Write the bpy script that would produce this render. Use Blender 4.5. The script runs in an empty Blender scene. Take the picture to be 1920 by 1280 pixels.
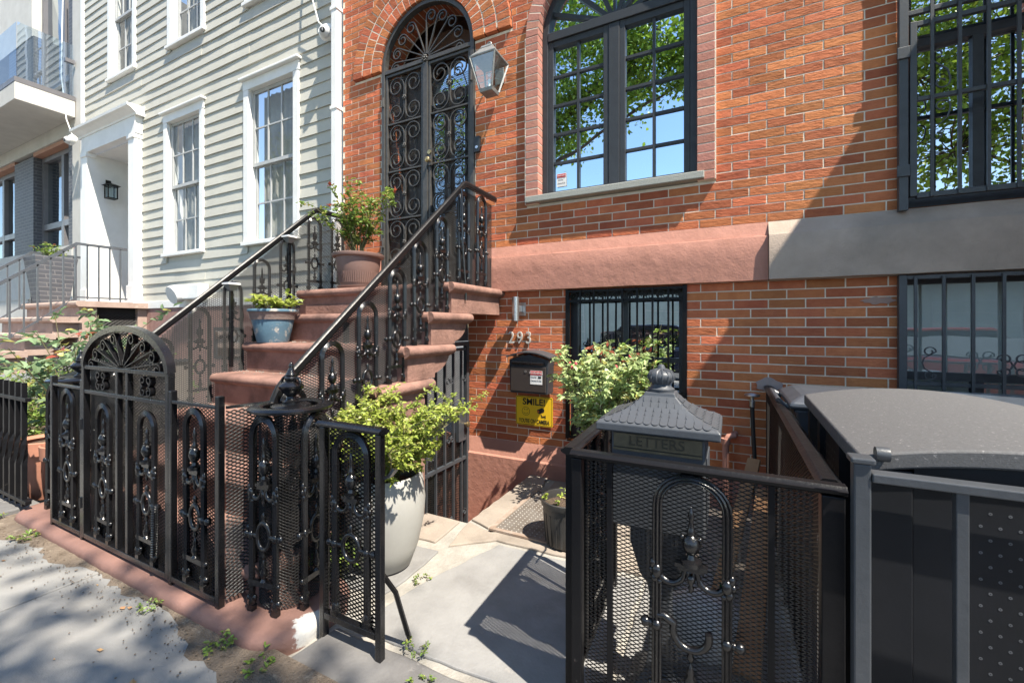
import bpy, math, random
from mathutils import Vector, Matrix
random.seed(7)
R = math.radians
scene = bpy.context.scene

# ------------------------------------------------------------ camera, sky, sun, exposure
cam_data = bpy.data.cameras.new('camera')
cam_data.sensor_width = 36.0
cam_data.lens = 807.0 / 1920.0 * 36.0
cam_data.shift_y = -28.0 / 1920.0
cam_data.clip_start = 0.05
cam_data.clip_end = 2000.0
cam = bpy.data.objects.new('camera', cam_data)
cam.location = (0.0, 0.0, 1.31)
cam.rotation_euler = (R(90), 0.0, R(26.9))
scene.collection.objects.link(cam)
scene.camera = cam

SUN = Vector((-0.55, 0.21, -0.93)).normalized()          # direction the light travels
world = bpy.data.worlds.new('World')
scene.world = world
world.use_nodes = True
wn = world.node_tree
wn.nodes.clear()
sky = wn.nodes.new('ShaderNodeTexSky')
sky.sky_type = 'NISHITA'
sky.sun_disc = False
sky.sun_elevation = math.asin(-SUN.z)
sky.sun_rotation = math.atan2(-SUN.x, -SUN.y)
sky.altitude = 20
sky.air_density = 1.0
sky.dust_density = 0.0
sky.ozone_density = 1.6
bg = wn.nodes.new('ShaderNodeBackground')
bg.inputs['Strength'].default_value = 0.13
out = wn.nodes.new('ShaderNodeOutputWorld')
wn.links.new(sky.outputs[0], bg.inputs['Color'])
wn.links.new(bg.outputs[0], out.inputs['Surface'])
sun_data = bpy.data.lights.new('sun', 'SUN')
sun_data.energy = 4.8
sun_data.angle = R(0.55)
sun_data.color = (1.0, 0.955, 0.88)
sun = bpy.data.objects.new('sun', sun_data)
sun.rotation_euler = SUN.to_track_quat('-Z', 'Y').to_euler()
sun.location = (10, -4, 20)
scene.collection.objects.link(sun)
scene.view_settings.view_transform = 'Standard'
scene.view_settings.look = 'None'
scene.view_settings.gamma = 1.0
scene.view_settings.use_curve_mapping = False
scene.view_settings.exposure = 1.36
scene.view_settings.use_white_balance = True       # camera balanced for the warm side of daylight
scene.view_settings.white_balance_temperature = 6950
scene.cycles.max_bounces = 8
scene.cycles.transparent_max_bounces = 16

# ------------------------------------------------------------ mesh builder
COL = scene.collection
class B:
    def __init__(s): s.v = []; s.f = []
    def add(s, vs, fs):
        o = len(s.v); s.v += [tuple(p) for p in vs]; s.f += [tuple(i + o for i in f) for f in fs]; return s
    def box(s, x0, x1, y0, y1, z0, z1):
        return s.add([(x0,y0,z0),(x1,y0,z0),(x1,y1,z0),(x0,y1,z0),(x0,y0,z1),(x1,y0,z1),(x1,y1,z1),(x0,y1,z1)],
                     [(3,2,1,0),(4,5,6,7),(0,1,5,4),(1,2,6,5),(2,3,7,6),(3,0,4,7)])
    def bar(s, p, q, w, h=None, up=(0,0,1)):
        h = w if h is None else h
        p = Vector(p); q = Vector(q); d = (q - p).normalized(); up = Vector(up)
        if abs(d.dot(up)) > .98: up = Vector((0,1,0)) if abs(d.y) < .9 else Vector((1,0,0))
        a = d.cross(up).normalized(); b = a.cross(d)
        vs = []
        for c in (p, q):
            for i, j in ((-1,-1),(1,-1),(1,1),(-1,1)): vs.append(c + a*i*w/2 + b*j*h/2)
        return s.add(vs, [(3,2,1,0),(4,5,6,7),(0,1,5,4),(1,2,6,5),(2,3,7,6),(3,0,4,7)])
    def sweep(s, path, prof, up=(0,1,0), closed=False, cap=True):
        path = [Vector(p) for p in path]; n = len(path); m = len(prof); up = Vector(up); vs = []
        for i, p in enumerate(path):
            if closed: d = path[(i+1) % n] - path[i-1]
            else: d = path[min(i+1, n-1)] - path[max(i-1, 0)]
            d.normalize()
            a = d.cross(up)
            if a.length < 1e-4: a = d.cross(Vector((1,0,0)))
            a.normalize(); b = a.cross(d)
            vs += [p + a*u + b*w for u, w in prof]
        fs = []
        for i in range(n if closed else n-1):
            j = (i+1) % n
            for k in range(m):
                l = (k+1) % m
                fs.append((i*m+k, i*m+l, j*m+l, j*m+k))
        if cap and not closed:
            fs.append(tuple(range(m-1, -1, -1))); fs.append(tuple((n-1)*m+k for k in range(m)))
        return s.add(vs, fs)
    def tube(s, path, r, n=6, closed=False):
        rr = r if isinstance(r, (list, tuple)) else None
        if rr is None:
            return s.sweep(path, [(r*math.cos(2*math.pi*k/n), r*math.sin(2*math.pi*k/n)) for k in range(n)], closed=closed, up=(0.13,0.97,0.21))
        path = [Vector(p) for p in path]; vs = []; fs = []; up = Vector((0.23,0.95,0.21))
        for i, p in enumerate(path):
            d = (path[min(i+1, len(path)-1)] - path[max(i-1, 0)]).normalized()
            a = d.cross(up).normalized(); b = a.cross(d)
            vs += [p + (a*math.cos(2*math.pi*k/n) + b*math.sin(2*math.pi*k/n))*rr[i] for k in range(n)]
        for i in range(len(path)-1):
            for k in range(n):
                l = (k+1) % n; fs.append((i*n+k, i*n+l, (i+1)*n+l, (i+1)*n+k))
        fs.append(tuple(range(n-1, -1, -1))); fs.append(tuple((len(path)-1)*n+k for k in range(n)))
        return s.add(vs, fs)
    def lathe(s, prof, n=16, c=(0,0,0), sx=1, sy=1, cap=True):
        vs = []; fs = []
        for r, z in prof:
            vs += [(c[0]+r*sx*math.cos(2*math.pi*k/n), c[1]+r*sy*math.sin(2*math.pi*k/n), c[2]+z) for k in range(n)]
        for i in range(len(prof)-1):
            for k in range(n):
                l = (k+1) % n; fs.append((i*n+k, i*n+l, (i+1)*n+l, (i+1)*n+k))
        if cap:
            fs.append(tuple(range(n-1, -1, -1))); fs.append(tuple((len(prof)-1)*n+k for k in range(n)))
        return s.add(vs, fs)
    def ball(s, c, r, n=8, m=5, sz=1):
        return s.lathe([(max(1e-4, r*math.sin(math.pi*i/m)), -r*sz*math.cos(math.pi*i/m)) for i in range(m+1)], n, c)
    def prism(s, poly, a0, a1, axis='y'):
        """extrude a 2-D polygon: axis y -> poly is (x,z); axis x -> (y,z); axis z -> (x,y)"""
        n = len(poly)
        def pt(p, a): return (p[0], a, p[1]) if axis == 'y' else (a, p[0], p[1]) if axis == 'x' else (p[0], p[1], a)
        vs = [pt(p, a0) for p in poly] + [pt(p, a1) for p in poly]
        fs = [tuple(range(n-1, -1, -1)), tuple(range(n, 2*n))] + [(k, (k+1) % n, n+(k+1) % n, n+k) for k in range(n)]
        return s.add(vs, fs)
    def xf(s, m):
        s.v = [tuple(m @ Vector(p)) for p in s.v]; return s
    def mesh(s, name, mat, smooth=0):
        me = bpy.data.meshes.new(name); me.from_pydata(s.v, [], s.f)
        if mat: me.materials.append(mat)
        if smooth:
            me.shade_smooth(); me.set_sharp_from_angle(angle=R(smooth))
        me.update()
        return me
    def build(s, name, mat, parent=None, smooth=0, bevel=0, fixn=False):
        me = s.mesh(name, mat, smooth)
        if fixn:
            import bmesh
            bm = bmesh.new(); bm.from_mesh(me); bmesh.ops.recalc_face_normals(bm, faces=bm.faces); bm.to_mesh(me); bm.free()
        return put(name, me, parent, bevel=bevel)

def put(name, me, parent=None, loc=(0,0,0), rot=(0,0,0), sc=(1,1,1), bevel=0):
    o = bpy.data.objects.new(name, me)
    o.location = loc; o.rotation_euler = rot; o.scale = sc
    COL.objects.link(o)
    if parent: o.parent = parent
    if bevel:
        m = o.modifiers.new('bevel', 'BEVEL'); m.width = bevel; m.segments = 2; m.limit_method = 'ANGLE'; m.angle_limit = R(40)
    return o
def tag(o, label=None, cat=None, group=None, kind=None):
    if label: o['label'] = label
    if cat: o['category'] = cat
    if group: o['group'] = group
    if kind: o['kind'] = kind
    return o
def thing(name, label, cat, loc=(0,0,0), rz=0, group=None):
    o = bpy.data.objects.new(name, None); COL.objects.link(o)
    o.empty_display_size = .1
    o.location = loc; o.rotation_euler = (0,0,rz)
    return tag(o, label, cat, group)
def copy_tree(o, parent=None):
    c = o.copy(); COL.objects.link(c); c.parent = parent
    for ch in list(o.children): copy_tree(ch, c)
    return c
def bx(name, mat, parent, x0, x1, y0, y1, z0, z1, bevel=0):
    return B().box(x0, x1, y0, y1, z0, z1).build(name, mat, parent, bevel=bevel)
def rnd(a, b): return random.uniform(a, b)

# ------------------------------------------------------------ materials
def M(name, c1, c2=None, rough=.7, metal=0., scale=6., bump=.2, bscale=40., spec=.5, var=0., c3=None, c3s=2.5, c3t=.62, rvar=.1, coat=0., bdist=.01, stretch=None, c4=None, c4s=1.2, c4t=.5):
    m = bpy.data.materials.new(name); m.use_nodes = True
    nt = m.node_tree; N = nt.nodes; Lk = nt.links
    p = N['Principled BSDF']
    c2 = c2 or tuple(x*.75 for x in c1)
    geo = N.new('ShaderNodeNewGeometry')
    def noise(sc, det=6, rg=.6):
        n = N.new('ShaderNodeTexNoise'); n.inputs['Scale'].default_value = sc; n.inputs['Detail'].default_value = det
        n.inputs['Roughness'].default_value = rg; Lk.new(geo.outputs['Position'], n.inputs['Vector']); return n
    def mixc(f, a, b):
        x = N.new('ShaderNodeMix'); x.data_type = 'RGBA'
        Lk.new(f, x.inputs['Factor'])
        for sock, val in ((x.inputs[6], a), (x.inputs[7], b)):
            if isinstance(val, tuple): sock.default_value = (*val, 1)
            else: Lk.new(val, sock)
        return x.outputs[2]
    def ramp(src, lo, hi):
        r = N.new('ShaderNodeMapRange'); r.inputs['From Min'].default_value = lo; r.inputs['From Max'].default_value = hi
        Lk.new(src, r.inputs['Value']); return r.outputs['Result']
    n1 = noise(scale)
    col = mixc(ramp(n1.outputs[0], .32, .68), c1, c2)
    if c3:
        n3 = noise(c3s, 8, .7)
        col = mixc(ramp(n3.outputs[0], c3t, c3t+.1), col, c3)
    if c4:
        n4 = noise(c4s, 7, .62)
        col = mixc(ramp(n4.outputs[0], c4t, c4t+.28), col, c4)
    if var:
        oi = N.new('ShaderNodeObjectInfo')
        ad = N.new('ShaderNodeMath'); ad.operation = 'ADD'
        Lk.new(oi.outputs['Random'], ad.inputs[0]); Lk.new(geo.outputs['Random Per Island'], ad.inputs[1])
        fr = N.new('ShaderNodeMath'); fr.operation = 'FRACT'; Lk.new(ad.outputs[0], fr.inputs[0])
        h = N.new('ShaderNodeHueSaturation')
        mr = N.new('ShaderNodeMapRange'); mr.inputs['To Min'].default_value = 1-var; mr.inputs['To Max'].default_value = 1+var
        Lk.new(fr.outputs[0], mr.inputs['Value']); Lk.new(mr.outputs['Result'], h.inputs['Value'])
        f2 = N.new('ShaderNodeMath'); f2.operation = 'MULTIPLY'; f2.inputs[1].default_value = 7.31; Lk.new(fr.outputs[0], f2.inputs[0])
        f3 = N.new('ShaderNodeMath'); f3.operation = 'FRACT'; Lk.new(f2.outputs[0], f3.inputs[0])
        mh = N.new('ShaderNodeMapRange'); mh.inputs['To Min'].default_value = .5-var*.035; mh.inputs['To Max'].default_value = .5+var*.035
        Lk.new(f3.outputs[0], mh.inputs['Value']); Lk.new(mh.outputs['Result'], h.inputs['Hue'])
        Lk.new(col, h.inputs['Color']); col = h.outputs['Color']
    Lk.new(col, p.inputs['Base Color'])
    p.inputs['Metallic'].default_value = metal
    p.inputs['Specular IOR Level'].default_value = spec
    if coat: p.inputs['Coat Weight'].default_value = coat; p.inputs['Coat Roughness'].default_value = .12
    nb = noise(bscale, 5, .65)
    if stretch:
        vm = N.new('ShaderNodeVectorMath'); vm.operation = 'MULTIPLY'; vm.inputs[1].default_value = stretch
        Lk.new(geo.outputs['Position'], vm.inputs[0]); Lk.new(vm.outputs[0], nb.inputs['Vector'])
    r = N.new('ShaderNodeMapRange'); r.inputs['To Min'].default_value = max(0.02, rough-rvar); r.inputs['To Max'].default_value = min(1, rough+rvar)
    Lk.new(n1.outputs[0], r.inputs['Value']); Lk.new(r.outputs['Result'], p.inputs['Roughness'])
    if bump:
        b = N.new('ShaderNodeBump'); b.inputs['Strength'].default_value = bump; b.inputs['Distance'].default_value = bdist
        Lk.new(nb.outputs[0], b.inputs['Height']); Lk.new(b.outputs[0], p.inputs['Normal'])
    return m
def glass(name, refl, tint=(.7,.75,.78), gc=(.85,.93,1)):
    m = bpy.data.materials.new(name); m.use_nodes = True
    nt = m.node_tree; N = nt.nodes; Lk = nt.links; N.clear()
    o = N.new('ShaderNodeOutputMaterial'); mx = N.new('ShaderNodeMixShader')
    t = N.new('ShaderNodeBsdfTransparent'); t.inputs[0].default_value = (*tint, 1)
    g = N.new('ShaderNodeBsdfGlossy'); g.inputs['Roughness'].default_value = 0.0; g.inputs['Color'].default_value = (*gc,1)
    geo = N.new('ShaderNodeNewGeometry'); n = N.new('ShaderNodeTexNoise'); n.inputs['Scale'].default_value = 3.0; n.inputs['Detail'].default_value = 1
    Lk.new(geo.outputs['Position'], n.inputs['Vector'])
    b = N.new('ShaderNodeBump'); b.inputs['Strength'].default_value = .06; b.inputs['Distance'].default_value = .02
    Lk.new(n.outputs[0], b.inputs['Height']); Lk.new(b.outputs[0], g.inputs['Normal'])
    mx.inputs[0].default_value = refl
    Lk.new(t.outputs[0], mx.inputs[1]); Lk.new(g.outputs[0], mx.inputs[2]); Lk.new(mx.outputs[0], o.inputs['Surface'])
    return m
m_gate_iron = M('grey_black_wrought_iron', (.07,.066,.062), (.045,.043,.04), rough=.4, scale=20, bump=.2, bscale=60, spec=.5, bdist=.004)
g_pale = glass('pale_blind_glass', .22, (.85,.88,.88))
def leafmat(name, c1, c2, var=.4):
    m = M(name, c1, c2, rough=.45, scale=3, bump=0, var=var, spec=.4)
    nt = m.node_tree; N = nt.nodes; Lk = nt.links
    p = N['Principled BSDF']; o = [n for n in N if n.type == 'OUTPUT_MATERIAL'][0]
    tr = N.new('ShaderNodeBsdfTranslucent'); mx = N.new('ShaderNodeMixShader'); mx.inputs[0].default_value = .4
    src = p.inputs['Base Color'].links[0].from_socket
    Lk.new(src, tr.inputs['Color']); Lk.new(p.outputs[0], mx.inputs[1]); Lk.new(tr.outputs[0], mx.inputs[2]); Lk.new(mx.outputs[0], o.inputs['Surface'])
    return m

m_brick = M('red_brick', (.47,.15,.065), (.385,.112,.05), rough=.85, scale=17, stretch=(.4,1,1.3), bump=.65, bscale=55, var=.26, spec=.25, c3=(.40,.24,.18), c3s=6, c3t=.70, c4=(.24,.075,.042), c4s=1.6, c4t=.5, bdist=.012)
m_brick2 = M('orange_brick', (.48,.165,.07), (.40,.13,.056), rough=.85, scale=17, stretch=(.35,1,1.3), bump=.75, bscale=50, var=.24, spec=.25, c3=(.38,.23,.17), c3s=6, c3t=.71, c4=(.28,.09,.05), c4s=1.7, c4t=.5, bdist=.014)
m_quoin = M('pink_brick', (.44,.20,.15), (.36,.155,.12), rough=.85, scale=12, bump=.4, bscale=60, var=.15, spec=.25)
m_mortar = M('mortar', (.72,.65,.54), (.55,.48,.39), rough=.95, scale=9, bump=.5, bscale=120, spec=.2)
m_brown = M('brown_painted_stone', (.42,.20,.15), (.35,.165,.122), rough=.78, scale=5, bump=.35, bscale=13, spec=.3, c3=(.46,.26,.2), c3s=4, c3t=.66, bdist=.02)
m_step = M('brownstone_step', (.29,.165,.13), (.225,.125,.10), rough=.78, scale=7, bump=.7, bscale=38, spec=.25, c3=(.40,.29,.23), c3s=9, c3t=.62, c4=(.12,.068,.055), c4s=4.5, c4t=.44)
m_grey_stone = M('grey_stone', (.41,.325,.265), (.34,.27,.22), rough=.85, scale=6, bump=.4, bscale=110, spec=.25, c4=(.24,.20,.165), c4s=2.2, c4t=.5)
m_sill = M('granite_sill', (.36,.36,.33), (.24,.25,.22), rough=.7, scale=120, bump=.4, bscale=150, spec=.3)
m_iron = M('black_iron_paint', (.007,.007,.008), (.005,.005,.006), rough=.24, scale=20, bump=.35, bscale=70, spec=.5, coat=.2, bdist=.004, rvar=.14, c3=(.045,.032,.024), c3s=26, c3t=.66)
m_iron_dull = M('worn_black_iron', (.008,.008,.009), (.006,.006,.007), rough=.36, scale=15, bump=.3, bscale=60, spec=.17, bdist=.004, c3=(.06,.055,.05), c3s=22, c3t=.64)
m_mesh = M('black_mesh_wire', (.011,.011,.012), (.02,.019,.018), rough=.45, scale=30, bump=0, spec=.4)
m_grey_iron = M('dark_grey_metal_paint', (.05,.055,.062), (.035,.04,.046), rough=.42, scale=12, bump=.2, bscale=80, spec=.5, bdist=.004, c3=(.09,.092,.095), c3s=28, c3t=.66)
m_rail = M('satin_black_rail', (.008,.008,.009), (.006,.006,.007), rough=.36, scale=20, bump=.3, bscale=60, spec=.32, bdist=.004)
m_frame = M('charcoal_window_paint', (.032,.036,.042), (.024,.027,.032), rough=.45, scale=12, bump=.12, bscale=80, spec=.4)
m_white = M('white_trim_paint', (.78,.78,.76), (.7,.7,.68), rough=.5, scale=4, bump=.08, bscale=60, spec=.4, c3=(.6,.58,.52), c3s=6, c3t=.68)
m_siding = M('sage_clapboard', (.475,.465,.41), (.43,.42,.37), rough=.6, scale=2.5, bump=.12, bscale=30, spec=.3, var=.03)
m_stucco = M('pink_stucco', (.36,.22,.19), (.27,.155,.135), rough=.9, scale=14, bump=.6, bscale=40, spec=.2)
m_lime = M('limestone', (.52,.505,.47), (.45,.435,.405), rough=.8, scale=3, bump=.15, bscale=60, spec=.3)
m_conc = M('sidewalk_concrete', (.25,.247,.238), (.205,.202,.195), rough=.9, scale=3.2, bump=.6, bscale=160, spec=.2, c3=(.17,.165,.155), c3s=24, c3t=.66, c4=(.19,.18,.165), c4s=2.0, c4t=.5, bdist=.006)
m_cement = M('pale_cement_patch', (.34,.325,.295), (.25,.235,.21), rough=.95, scale=7, bump=.6, bscale=45, spec=.2, c3=(.3,.27,.235), c3s=5, c3t=.56, bdist=.015)
m_blue = M('bluestone_slab', (.25,.248,.243), (.20,.198,.195), rough=.8, scale=5, bump=.3, bscale=60, spec=.3, c3=(.36,.34,.31), c3s=7, c3t=.62, var=.1, c4=(.15,.145,.14), c4s=3.5, c4t=.52)
m_tan = M('tan_flagstone', (.29,.25,.21), (.23,.195,.165), rough=.85, scale=5, bump=.35, bscale=55, spec=.25, c3=(.36,.32,.27), c3s=7, c3t=.6, var=.1, c4=(.16,.135,.115), c4s=3.5, c4t=.5)
m_dark_slab = M('dark_bluestone', (.17,.165,.16), (.115,.11,.108), rough=.75, scale=6, bump=.3, bscale=70, spec=.3, c3=(.3,.28,.26), c3s=5, c3t=.64)
m_dirt = M('sandy_dirt', (.25,.20,.155), (.16,.125,.095), rough=1, scale=14, bump=1, bscale=90, spec=.1, c3=(.36,.30,.235), c3s=18, c3t=.58, bdist=.02)
m_asph = M('asphalt', (.06,.06,.06), (.045,.045,.045), rough=.9, scale=8, bump=.4, bscale=200)
m_soil = M('potting_soil', (.09,.06,.045), (.16,.12,.09), rough=1, scale=60, bump=1, bscale=120, spec=.1, bdist=.02)
m_wood = M('brown_door_wood', (.10,.045,.022), (.06,.026,.014), rough=.45, scale=5, bump=.1)
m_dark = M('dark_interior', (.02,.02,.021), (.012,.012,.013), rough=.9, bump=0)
m_curtain = M('sheer_curtain', (.55,.56,.56), (.42,.43,.44), rough=.9, scale=8, bump=.1, bscale=20)
m_screen = M('window_screen', (.54,.525,.49), (.37,.36,.335), rough=.9, scale=4, bump=.1)
m_darkbrick = None
g_arch = glass('window_glass', .90, (.35,.38,.4), (.74,.90,1.0))
g_right = glass('dark_window_glass', .68, (.35,.38,.4), (.9,.96,1.0))
g_soft = glass('screened_glass', .055, (.80,.82,.82))
g_modern = glass('modern_glass', .5, (.4,.45,.45))
g_clear = glass('clear_glass', .16, (.85,.93,.95))
l_tree = leafmat('tree_leaf', (.27,.38,.05), (.16,.25,.03))
l_rose = leafmat('rose_leaf', (.24,.34,.07), (.13,.22,.045), .3)
l_box = leafmat('yellow_green_leaf', (.40,.46,.09), (.25,.33,.06), .3)
l_pale = leafmat('pale_rose_leaf', (.48,.58,.28), (.31,.42,.16), .28)
l_grey = leafmat('grey_green_leaf', (.27,.37,.21), (.15,.24,.11), .3)
l_red = leafmat('young_red_leaf', (.36,.09,.05), (.25,.07,.04), .3)
m_far = M('far_ground', (.12,.115,.105), (.09,.085,.08), rough=.95, scale=1.5, bump=.2)
m_bark = M('bark', (.12,.09,.065), (.07,.052,.04), rough=.95, scale=8, bump=.8, bscale=25)
l_alt = leafmat('yellowed_leaf', (.46,.44,.14), (.34,.30,.09), .3)
m_stem = M('green_stem', (.13,.14,.05), (.1,.075,.04), rough=.7, bump=.1)
# ------------------------------------------------------------ the ground, street, sidewalk, yard paving
PIT = (-2.60, -1.575, 2.44, 3.62)          # opening in the yard before the basement door
g = B()
xs = [-400, PIT[0], PIT[1], 400]; ys = [-400, PIT[2], PIT[3], 400]
for i in range(3):
    for j in range(3):
        if i == 1 and j == 1: continue
        g.add([(xs[i],ys[j],-.16),(xs[i+1],ys[j],-.16),(xs[i+1],ys[j+1],-.16),(xs[i],ys[j+1],-.16)], [(0,1,2,3)])
tag(g.build('ground', m_far), kind='structure')
tag(B().add([(-120,-13,-.15),(120,-13,-.15),(120,-3.3,-.15),(-120,-3.3,-.15)], [(0,1,2,3)]).build('road', m_asph), kind='structure')
tag(bx('kerb', m_grey_stone, None, -120, 120, -3.3, -3.12, -.15, -.02, bevel=.015), kind='structure')
tag(bx('far_kerb', m_grey_stone, None, -120, 120, -13.2, -13.0, -.15, -.02, bevel=.015), kind='structure')
tag(bx('far_pavement', m_conc, None, -120, 120, -16.5, -13.2, -.15, -.02), kind='structure')
sw = tag(bx('sidewalk', m_conc, None, -60, 60, -3.12, 1.05, -.15, -.005), kind='structure')
xj = [-8.9, -7.4, -5.9, -4.4, -2.93, -1.44, .05, 1.5, 3.0]
for a, b in zip(xj[:-1], xj[1:]):
    for (y0, y1) in ((-3.1,-1.72),(-1.71,-.42),(-.41,1.03)):
        B().box(a+.006, b-.006, y0, y1, -.02, .030).build('concrete_slab', m_conc, sw, bevel=.006)
# dirt strip along the curb, uneven
random.seed(3)
d = B(); n = 160
for i in range(n+1):
    X = -9 + 8.0*i/n
    wd = .035 + .025*math.sin(X*3.1) + .02*math.sin(X*9.3+1) + rnd(-.018, .018)
    if X > -2.1: wd += .10*min(1, (X+2.1)/.55)
    if X < -3.6: wd += .10*min(1, (-3.6-X)/.5)
    for j, u in enumerate((0, .4, .75, 1)):
        y = 1.09-(wd+.06)*(1-u)
        d.v.append((X, y, .0305+(0, .004+rnd(0,.005), .007+rnd(0,.007), .010)[j]))
for i in range(n):
    for j in range(3):
        a = i*4+j; d.f.append((a, a+4, a+5, a+1))
tag(d.build('dirt_strip', m_dirt, smooth=60), kind='structure')
deb = B()
for i in range(900):
    X = rnd(-6, -1.3); Y = 1.03 - abs(random.gauss(0, .10)); r = rnd(.0015, .005)
    deb.ball((X, Y, .036+r*.5), r, 5, 3, .6)
tag(deb.build('grit', m_dirt), 'loose sandy grit along the foot of the curb', 'grit', kind='stuff')
dl = B()
for i in range(70):
    X = rnd(-6, -.8); Y = rnd(.3, 1.0); a = rnd(0, 6.3); r = rnd(.006, .018)
    dl.add([(X+r*math.cos(a+q), Y+r*.6*math.sin(a+q), +.033+rnd(0,.006)) for q in (0,1.6,3.1,4.7)], [(0,1,2,3)])
tag(dl.build('fallen_leaves', M('dry_leaf', (.28,.16,.07), (.4,.27,.13), rough=.9, bump=0, var=.4)), 'small dry leaves scattered on the sidewalk', 'leaf litter', kind='stuff')

yd = B()
for (x0, x1, y0, y1) in ((-3.55, PIT[0], 1.30, 3.505), (PIT[0], PIT[1], 1.30, PIT[2]), (PIT[1], .30, .92, 3.46), (PIT[0], PIT[1], .92, 1.295)):
    yd.box(x0, x1, y0, y1, -.155, -.008)
yard = tag(yd.build('yard_paving', m_cement), kind='structure')
def slab(poly, mat, z=0.0, t=.03, bev=.006):
    cx = sum(p[0] for p in poly)/len(poly); cy = sum(p[1] for p in poly)/len(poly)
    pts = []
    n = len(poly)
    for i in range(n):
        a, b = poly[i], poly[(i+1) % n]
        L = math.hypot(b[0]-a[0], b[1]-a[1]); m = max(1, int(L/.07))
        for k in range(m):
            u = k/m; j = .0 if k == 0 else .007
            pts.append((a[0]+(b[0]-a[0])*u + rnd(-j,j), a[1]+(b[1]-a[1])*u + rnd(-j,j)))
    return B().prism(pts, z-t, z, 'z').build('flagstone', mat, yard, bevel=bev)
slab([(-1.46,1.36),(-.42,1.40),(-.40,2.28),(-1.24,2.27),(-1.40,1.75)], m_blue, .004)
slab([(-1.92,1.55),(-1.52,1.58),(-1.50,1.74),(-1.52,2.05),(-1.98,2.02)], m_blue, .003)
slab([(-2.1,2.10),(-1.60,2.12),(-1.62,2.42),(-2.1,2.42)], m_tan, .006)
slab([(-1.50,2.12),(-1.28,2.31),(-.42,2.33),(-.40,2.72),(-.86,2.70),(-1.36,2.38),(-1.56,2.44)], m_tan, .006)
slab([(-1.565,2.48),(-1.40,2.42),(-1.36,3.14),(-1.40,3.44),(-1.565,3.45)], m_tan, .008)
slab([(-.84,2.74),(-.40,2.74),(-.40,3.42),(-1.33,3.43),(-1.31,3.16),(-.84,3.12)], m_tan, .004)
slab([(-.38,1.42),(.22,1.42),(.22,2.5),(-.38,2.5)], m_blue, .004)
slab([(-.38,2.53),(.22,2.53),(.22,3.42),(-.38,3.42)], m_tan, .004)
slab([(-1.56,.90),(-.20,.88),(-.20,1.31),(-1.50,1.31)], m_dark_slab, .026, .12, .012)
slab([(-.18,.88),(.9,.88),(.9,1.31),(-.18,1.31)], m_dark_slab, .024, .12, .012)
# pit lining and its floor
pit = B()
pit.box(PIT[1], PIT[1]+.10, PIT[2], 3.455, -.62, -.159)
pit.box(PIT[0], PIT[1]+.10, PIT[2]-.10, PIT[2], -.62, -.159)
pit.box(PIT[0]-.1, PIT[1]+.1, PIT[2]-.1, 3.7, -.72, -.62)
tag(pit.build('basement_pit', m_brown), kind='structure')
tag(bx('pit_step', m_blue, None, PIT[0], PIT[1]-.003, PIT[2]+.003, PIT[2]+.26, -.60, -.20, bevel=.01), 'grey stone step leading down to the basement gate', 'step')
# iron grate hatch let into the paving
gr = thing('metal_hatch', 'rusty studded metal hatch set in the yard paving by the black pot', 'hatch', (-1.08, 2.77, .012))
B().box(-.27,.22,-.35,.34,-.004,.004).build('plate', M('worn_steel_plate', (.22,.2,.18), (.14,.115,.095), rough=.6, metal=.4, scale=9, bump=.2), gr)
fr = B()
for (x0,x1,y0,y1) in ((-.30,-.27,-.38,.37),(.22,.25,-.38,.37),(-.27,.22,-.38,-.35),(-.27,.22,.34,.37)): fr.box(x0,x1,y0,y1,-.004,.009)
fr.build('frame', M('rusty_edge', (.2,.13,.09), (.3,.25,.21), rough=.8, scale=15), gr)
st = B()
for i in range(15):
    for j in range(21):
        st.lathe([(.006,.0),(.0035,.0035)], 5, (-.255+i*.0325, -.335+j*.0325, .004))
tag(st.build('studs', m_cement, gr), kind='stuff')

# ------------------------------------------------------------ brick facades
def unit_brick(L, Hc, dep, seed, mat):
    r = random.Random(seed); j = lambda a=.0022: r.uniform(-a, a)
    l, h, c = L/2, Hc/2, .0016
    fr_ = [(-l+c+j(),0+j(.001),-h+c+j(.001)),(l-c+j(),0+j(.001),-h+c+j(.001)),(l-c+j(),0+j(.001),h-c+j(.001)),(-l+c+j(),0+j(.001),h-c+j(.001))]
    ed = [(-l,c,-h),(l,c,-h),(l,c,h),(-l,c,h)]
    bk = [(-l,dep,-h),(l,dep,-h),(l,dep,h),(-l,dep,h)]
    b = B(); b.v = fr_+ed+bk
    b.f = [(0,1,2,3)] + [(4+i,4+(i+1)%4,(i+1)%4,i) for i in range(4)] + [(8+i,8+(i+1)%4,4+(i+1)%4,4+i) for i in range(4)]
    return b
def lay_bricks(rows, L, Hc, joint, yface, free, x_off=0.):
    """rows: list of z bottoms; free(z) -> list of open x intervals; returns brick boxes"""
    outl = []
    for r, z in rows:
        for xa, xb in free(z, z+Hc):
            n0 = math.floor((xa - x_off)/L) - 1
            off = x_off + (L/2 if r % 2 else 0)
            n = n0
            while off + n*L < xb:
                a = max(xa, off+n*L); b_ = min(xb, off+(n+1)*L); n += 1
                if b_-a < .03: continue
                outl.append(((a+b_)/2, z+Hc/2, b_-a-joint))
    return outl
def cut(intervals, a, b):
    o = []
    for x0, x1 in intervals:
        if b <= x0 or a >= x1: o.append((x0, x1)); continue
        if a > x0: o.append((x0, a))
        if b < x1: o.append((b, x1))
    return o
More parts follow.
